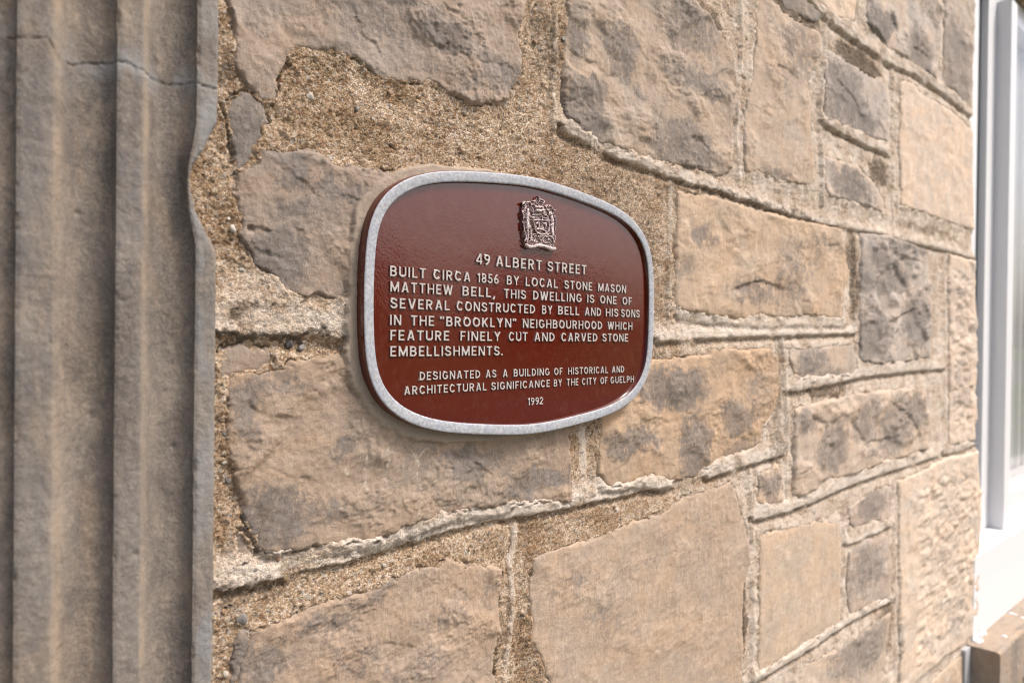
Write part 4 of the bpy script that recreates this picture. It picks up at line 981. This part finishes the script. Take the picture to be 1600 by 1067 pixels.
# ------------------------------------------------------------------ window and stone sill
def window():
    root = empty('white_window', (3.3, .1, .55), label='white framed sliding window with pale curtain at the right end of the wall', category='window')
    ox, oy, oz = 3.3, .1, .55
    def B(name, *bs, mat=MWH, bevel=.0015, parent=root, **kw):
        return box_obj(name, [(x0-ox, x1-ox, y0-oy, y1-oy, z0-oz, z1-oz) for x0, x1, y0, y1, z0, z1 in bs], parent, mat, bevel, **kw)
    yS = .07
    X = lambda px, py, y0=yS: W1(px, py, y0)[0]
    Zf = lambda px, py, y0=yS: W1(px, py, y0)[1]
    top = 2.72
    zsl = Zf(1533, 777); zrail = Zf(1550, 805); 
    # outer frame
    xA = X(1527, 60); xB = X(1540, 60); xC = X(1544.5, 60); xD = X(1557, 60)
    B('outer_frame', (XO0-.02, xA, yS-.004, yS+.06, zrail-.02, top), (xA-.005, XO1, yS+.002, yS+.06, top-.06, top+.02), (XO1-.06, XO1, yS-.004, yS+.06, zrail-.02, top-.06))
    B('grey_band', (xA, xB, yS+.02, yS+.06, zsl, top-.06), mat=MGT)  # plain grey strip between frame and seal
    B('weather_seal', (xB, xC, yS+.022, yS+.06, zsl, top-.06), mat=MGR, bevel=0)
    B('sash_stile', (xC, xD+.002, yS+.0, yS+.05, zsl, top-.06))
    B('bottom_rail', (xA-.1, xD+.004, yS+.001, yS+.05, zrail-.03, zsl))
    # mullion standing proud of the sashes: left side face spans photo columns 1550-1570
    yM = .025
    xM1 = X(1579, 700, yM)
    B('mullion', (xD, xM1, yM, yS+.05, zrail-.035, top-.06), bevel=.003)
    # right hand sash: glass starts at the mullion's front edge
    zg = Zf(1577, 755, yM+.02)
    B('sash_rail', (xM1, XO1-.06, yM+.014, yS+.05, zrail-.03, zg), (xM1, XO1-.06, yM+.004, yM+.014, zrail-.03, zg-.028))
    B('sash_frame', (xM1, xM1+.006, yM+.014, yS+.05, zg, top-.06))
    zb = .53
    # sloping vinyl sill under the sashes
    za = zrail-.028
    V = [(XO0-.02, yS+.06, za), (XO1, yS+.06, za), (XO1, -.008, za-.012), (XO0+.0, -.008, za-.012), (XO0+.0, -.006, zb), (XO1, -.006, zb), (XO1, yS+.06, zb), (XO0-.02, yS+.06, zb)]
    F = [(0, 3, 2, 1), (3, 4, 5, 2), (0, 1, 6, 7), (4, 7, 6, 5), (0, 7, 4, 3), (1, 2, 5, 6)]
    sb = link('apron', raw_mesh('apron', np.array(V)-np.array([ox, oy, oz]), np.array(F), False), root, MWH)
    m_ = sb.modifiers.new('bevel', 'BEVEL'); m_.width = .003; m_.segments = 2
    # glass
    n = NB('window_glass'); gl = n.n.new('ShaderNodeBsdfGlossy'); gl.inputs['Roughness'].default_value = .03; gl.inputs['Color'].default_value = (1, 1, 1, 1)
    tr = n.n.new('ShaderNodeBsdfTransparent'); tr.inputs['Color'].default_value = (.9, .9, .9, 1); fr = n.n.new('ShaderNodeFresnel'); fr.inputs[0].default_value = 1.5
    mx = n.n.new('ShaderNodeMixShader'); gg = n.n.new('ShaderNodeNewGeometry'); n.link(n.math('MULTIPLY', fr.outputs[0], n.math('SUBTRACT', 1, gg.outputs['Backfacing'])), mx.inputs[0]); n.link(tr.outputs[0], mx.inputs[1]); n.link(gl.outputs[0], mx.inputs[2])
    n.link(mx.outputs[0], n.n['Material Output'].inputs['Surface'])
    B('pane', (xM1+.007, XO1-.061, yS-.018, yS-.013, zg+.001, top-.061), mat=n.m, bevel=0)
    # curtain behind the glass, in folds
    xs = np.linspace(XO0+.05, XO1-.02, 200); zs = np.array([.6, 1.4, 2.7]); XX, ZZ = np.meshgrid(xs, zs)
    YY = .135+.012*np.sin(XX*110)+.008*np.sin(XX*47+1)
    Vc = np.stack([XX.ravel()-ox, YY.ravel()-oy, ZZ.ravel()-oz], 1)
    link('curtain', raw_mesh('curtain', Vc, grid_faces(3, 200), True), root, MCU)
    B('dark_interior', (XO0-.2, XO1+.2, .9, .92, .2, 3.0), (XO0-.2, XO1+.2, .402, .9, .2, .22), (XO0-.2, XO1+.2, .402, .9, 2.98, 3.0), (XO0-.22, XO0-.2, .402, .92, .2, 3.), (XO1+.2, XO1+.22, .402, .92, .2, 3.), mat=MDK, bevel=0)
    # reveals
    # stone sill
    yFr = -.088
    xl, zl = W1(1563, 1020, yFr)
    zt = zl; xs = np.concatenate([[xl-.0001], np.arange(xl, 3.6, .006), np.arange(3.6, 5.0, .1)]); xs = np.unique(xs)
    prof = [(.10, zt+.004), (.04, zt+.002), (-.02, zt), (-.05, zt), (-.078, zt-.001), (yFr+.003, zt-.003), (yFr, zt-.008), (yFr, zt-.04), (yFr, zt-.09), (yFr+.001, zt-.15), (yFr+.01, zt-.16), (.03, zt-.16)]
    pr = []
    for (a, b), (c, d) in zip(prof[:-1], prof[1:]):
        for t in np.linspace(0, 1, 8)[:-1]: pr.append((a+(c-a)*t, b+(d-b)*t))
    pr = np.array(pr+[prof[-1]])
    XX = np.repeat(xs[:, None], len(pr), 1); YY = np.repeat(pr[None, :, 0], len(xs), 0); ZZ = np.repeat(pr[None, :, 1], len(xs), 0)
    nz = fbm(XX*40+YY*30, ZZ*60+YY*40, 81, 4)*.0018
    YY = YY+nz*.7; ZZ = ZZ+nz*.7
    V = np.stack([XX, YY, ZZ], -1).reshape(-1, 3)
    F = grid_faces(len(xs), len(pr))
    # left end cap
    cap = np.stack([XX[0], YY[0], ZZ[0]], 1); cen = cap.mean(0); b = len(V); V = np.concatenate([V, cap, [cen]])
    q_ = len(pr); ii = np.arange(0, q_, 2); F2 = np.stack([b+ii, b+(ii+1) % q_, b+(ii+2) % q_, np.full(len(ii), b+q_)], 1)
    F2 = np.concatenate([F2[:-1], [[b+q_-2, b+q_-1, b, b+q_]]]) if q_ % 2 == 0 else np.concatenate([F2[:-1], [[b+q_-1, b, b+1, b+q_]]])
    V = V-np.array([ox, oy, oz]); nn = len(V); at = {'stain': np.clip(.15+fbm(V[:, 0]*6, V[:, 1]*60, 5, 3), 0, 1), 'pale': np.zeros(nn), 'cement': np.zeros(nn)}
    o = link('stone_sill', raw_mesh('stone_sill', V, np.concatenate([F, F2]), False, at), root, MS, label='projecting tan stone sill with drips of white paint')
    o.color = (.36, .30, .245, 1)
    # white paint drips and blobs of sealant at the sill's left end
    def blob(pts, r, name='paint_drip', mat=MWH):
        import bmesh
        bm = bmesh.new(); rb = np.random.RandomState(3)
        for (x_, y_, z_) in pts:
            bmesh.ops.create_icosphere(bm, subdivisions=2, radius=1, matrix=Matrix.Translation((x_-ox, y_-oy, z_-oz)) @ Matrix.Diagonal((r*rb.uniform(.8, 1.5), r*rb.uniform(.8, 1.3), r*rb.uniform(.5, .9), 1)))
        me = bpy.data.meshes.new(name); bm.to_mesh(me); bm.free()
        for p in me.polygons: p.use_smooth = True
        link(name, me, o, mat)
    def onsill(px, py):
        d = FWD+(px-800)/FPX*RIGHT+(533.5-py)/FPX*UP; t = (zt-CAM[2])/d[2]; p = CAM+t*d; return (p[0], p[1], zt)
    blob([onsill(x_, y_) for x_, y_ in ((1533, 985), (1529, 992), (1524, 996), (1519, 998), (1531, 1001), (1537, 990), (1526, 1003))], .011, 'sealant_blob')
    for x_, y_, r in ((1569, 994, .007), (1580, 958, .007), (1587, 960, .005), (1598, 965, .006), (1540, 968, .005)):
        blob([onsill(x_, y_)], r)
    # grey joint strip at the sill's end
    B('joint_strip', (xl-.05, xl-.002, -.012, .03, zt-.5, zt-.002), mat=MGT, parent=root, bevel=.002)
MGT = simple('grey_vinyl', (.42, .43, .44), .5, .4, .05)
window()

# ------------------------------------------------------------------ ground and the trees across the road (seen mirrored in the enamel)
def plane(name, x0, x1, y0, y1, z, mat, **kw):
    return link(name, raw_mesh(name, np.array([(x0, y0, z), (x1, y0, z), (x1, y1, z), (x0, y1, z)]), np.array([(0, 1, 2, 3)]), False), None, mat, **kw)
ng = NB('grass'); ngc = ng.mix(ng.noise(6, 6, .7), (.035, .06, .018), (.075, .10, .035)); MG = ng.done(ngc, .95, ng.bump(ng.noise(90, 4, .7), 1, .02), .1)
na = NB('asphalt'); nac = na.mix(na.noise(200, 4, .7), (.04, .04, .042), (.065, .063, .06)); MA = na.done(nac, .9, na.bump(na.noise(400, 3, .7), .5, .003), .2)
nc_ = NB('concrete'); ncc = nc_.mix(nc_.noise(20, 6, .7), (.34, .32, .29), (.45, .43, .40)); MC = nc_.done(ncc, .9, None, .2)
plane('ground', -200, 200, -200, 200, 0, MG, kind='structure')
plane('footpath', -20, 20, -1.9, -.6, .008, MC, kind='structure')  # out of view; pale concrete laid to bounce light onto the wall
plane('road', -200, 200, -14, -7, .004, MA, kind='structure')
def leaf_mat(nm, a, b):
    n = NB(nm); return n.done(n.mix(n.noise(3, 3, .6), a, b), .7, None, .2)
MLF = leaf_mat('tree_leaves', (.045, .06, .028), (.08, .10, .05)); MBK = simple('tree_bark', (.10, .075, .055), .9, .1, .2)
def tree_geo(seed, H):
    r = np.random.RandomState(seed)
    V, F = [], []; n = 10; hs = np.linspace(0, H*.6, 8)
    for k, hz in enumerate(hs):
        rad = .28*(1-k/9)*(1.4 if k == 0 else 1)
        for i in range(n):
            a = i/n*2*np.pi; V.append((math.cos(a)*rad+.1*math.sin(hz), math.sin(a)*rad, hz))
    for k in range(7):
        for i in range(n): F.append((k*n+i, k*n+(i+1) % n, (k+1)*n+(i+1) % n, (k+1)*n+i))
    out = [(np.array(V), np.array(F), 0)]
    N = 5000; cl = r.normal(size=(40, 3)); cl /= np.linalg.norm(cl, axis=1)[:, None]; cl *= r.uniform(.3, 1, (40, 1))**.5
    cl = cl*np.array([H*.36, H*.36, H*.34])+np.array([0, 0, H*.64])
    c = cl[r.randint(0, 40, N)]+r.normal(size=(N, 3))*H*.065
    a = r.normal(size=(N, 3)); a /= np.linalg.norm(a, axis=1)[:, None]; b_ = np.cross(a, r.normal(size=(N, 3))); b_ /= np.linalg.norm(b_, axis=1)[:, None]
    s = r.uniform(.10, .2, (N, 1)); a *= s; b_ *= s
    V = np.stack([c-a-b_, c+a-b_, c+a+b_, c-a+b_], 1).reshape(-1, 3); F = np.arange(4*N).reshape(N, 4)
    return out+[(V, F, 1)]
TV, TF, TM, tb = [], [], [], 0
for i, (x, y) in enumerate([(14, -22), (20, -19), (26.5, -23), (33, -18), (40, -21), (8, -24), (1, -22), (48, -17), (58, -20), (-6, -21)]):
    for V, F, mi in tree_geo(i+1, 4.3-.7*((i*37 % 10)/10)):
        TV.append(V+np.array([x, y, 0])); TF.append(F+tb); TM.append(np.full(len(F), mi)); tb += len(V)
link('distant_trees', raw_mesh('distant_trees', np.concatenate(TV), np.concatenate(TF), False, mi=np.concatenate(TM)), None, [MBK, MLF], kind='stuff')
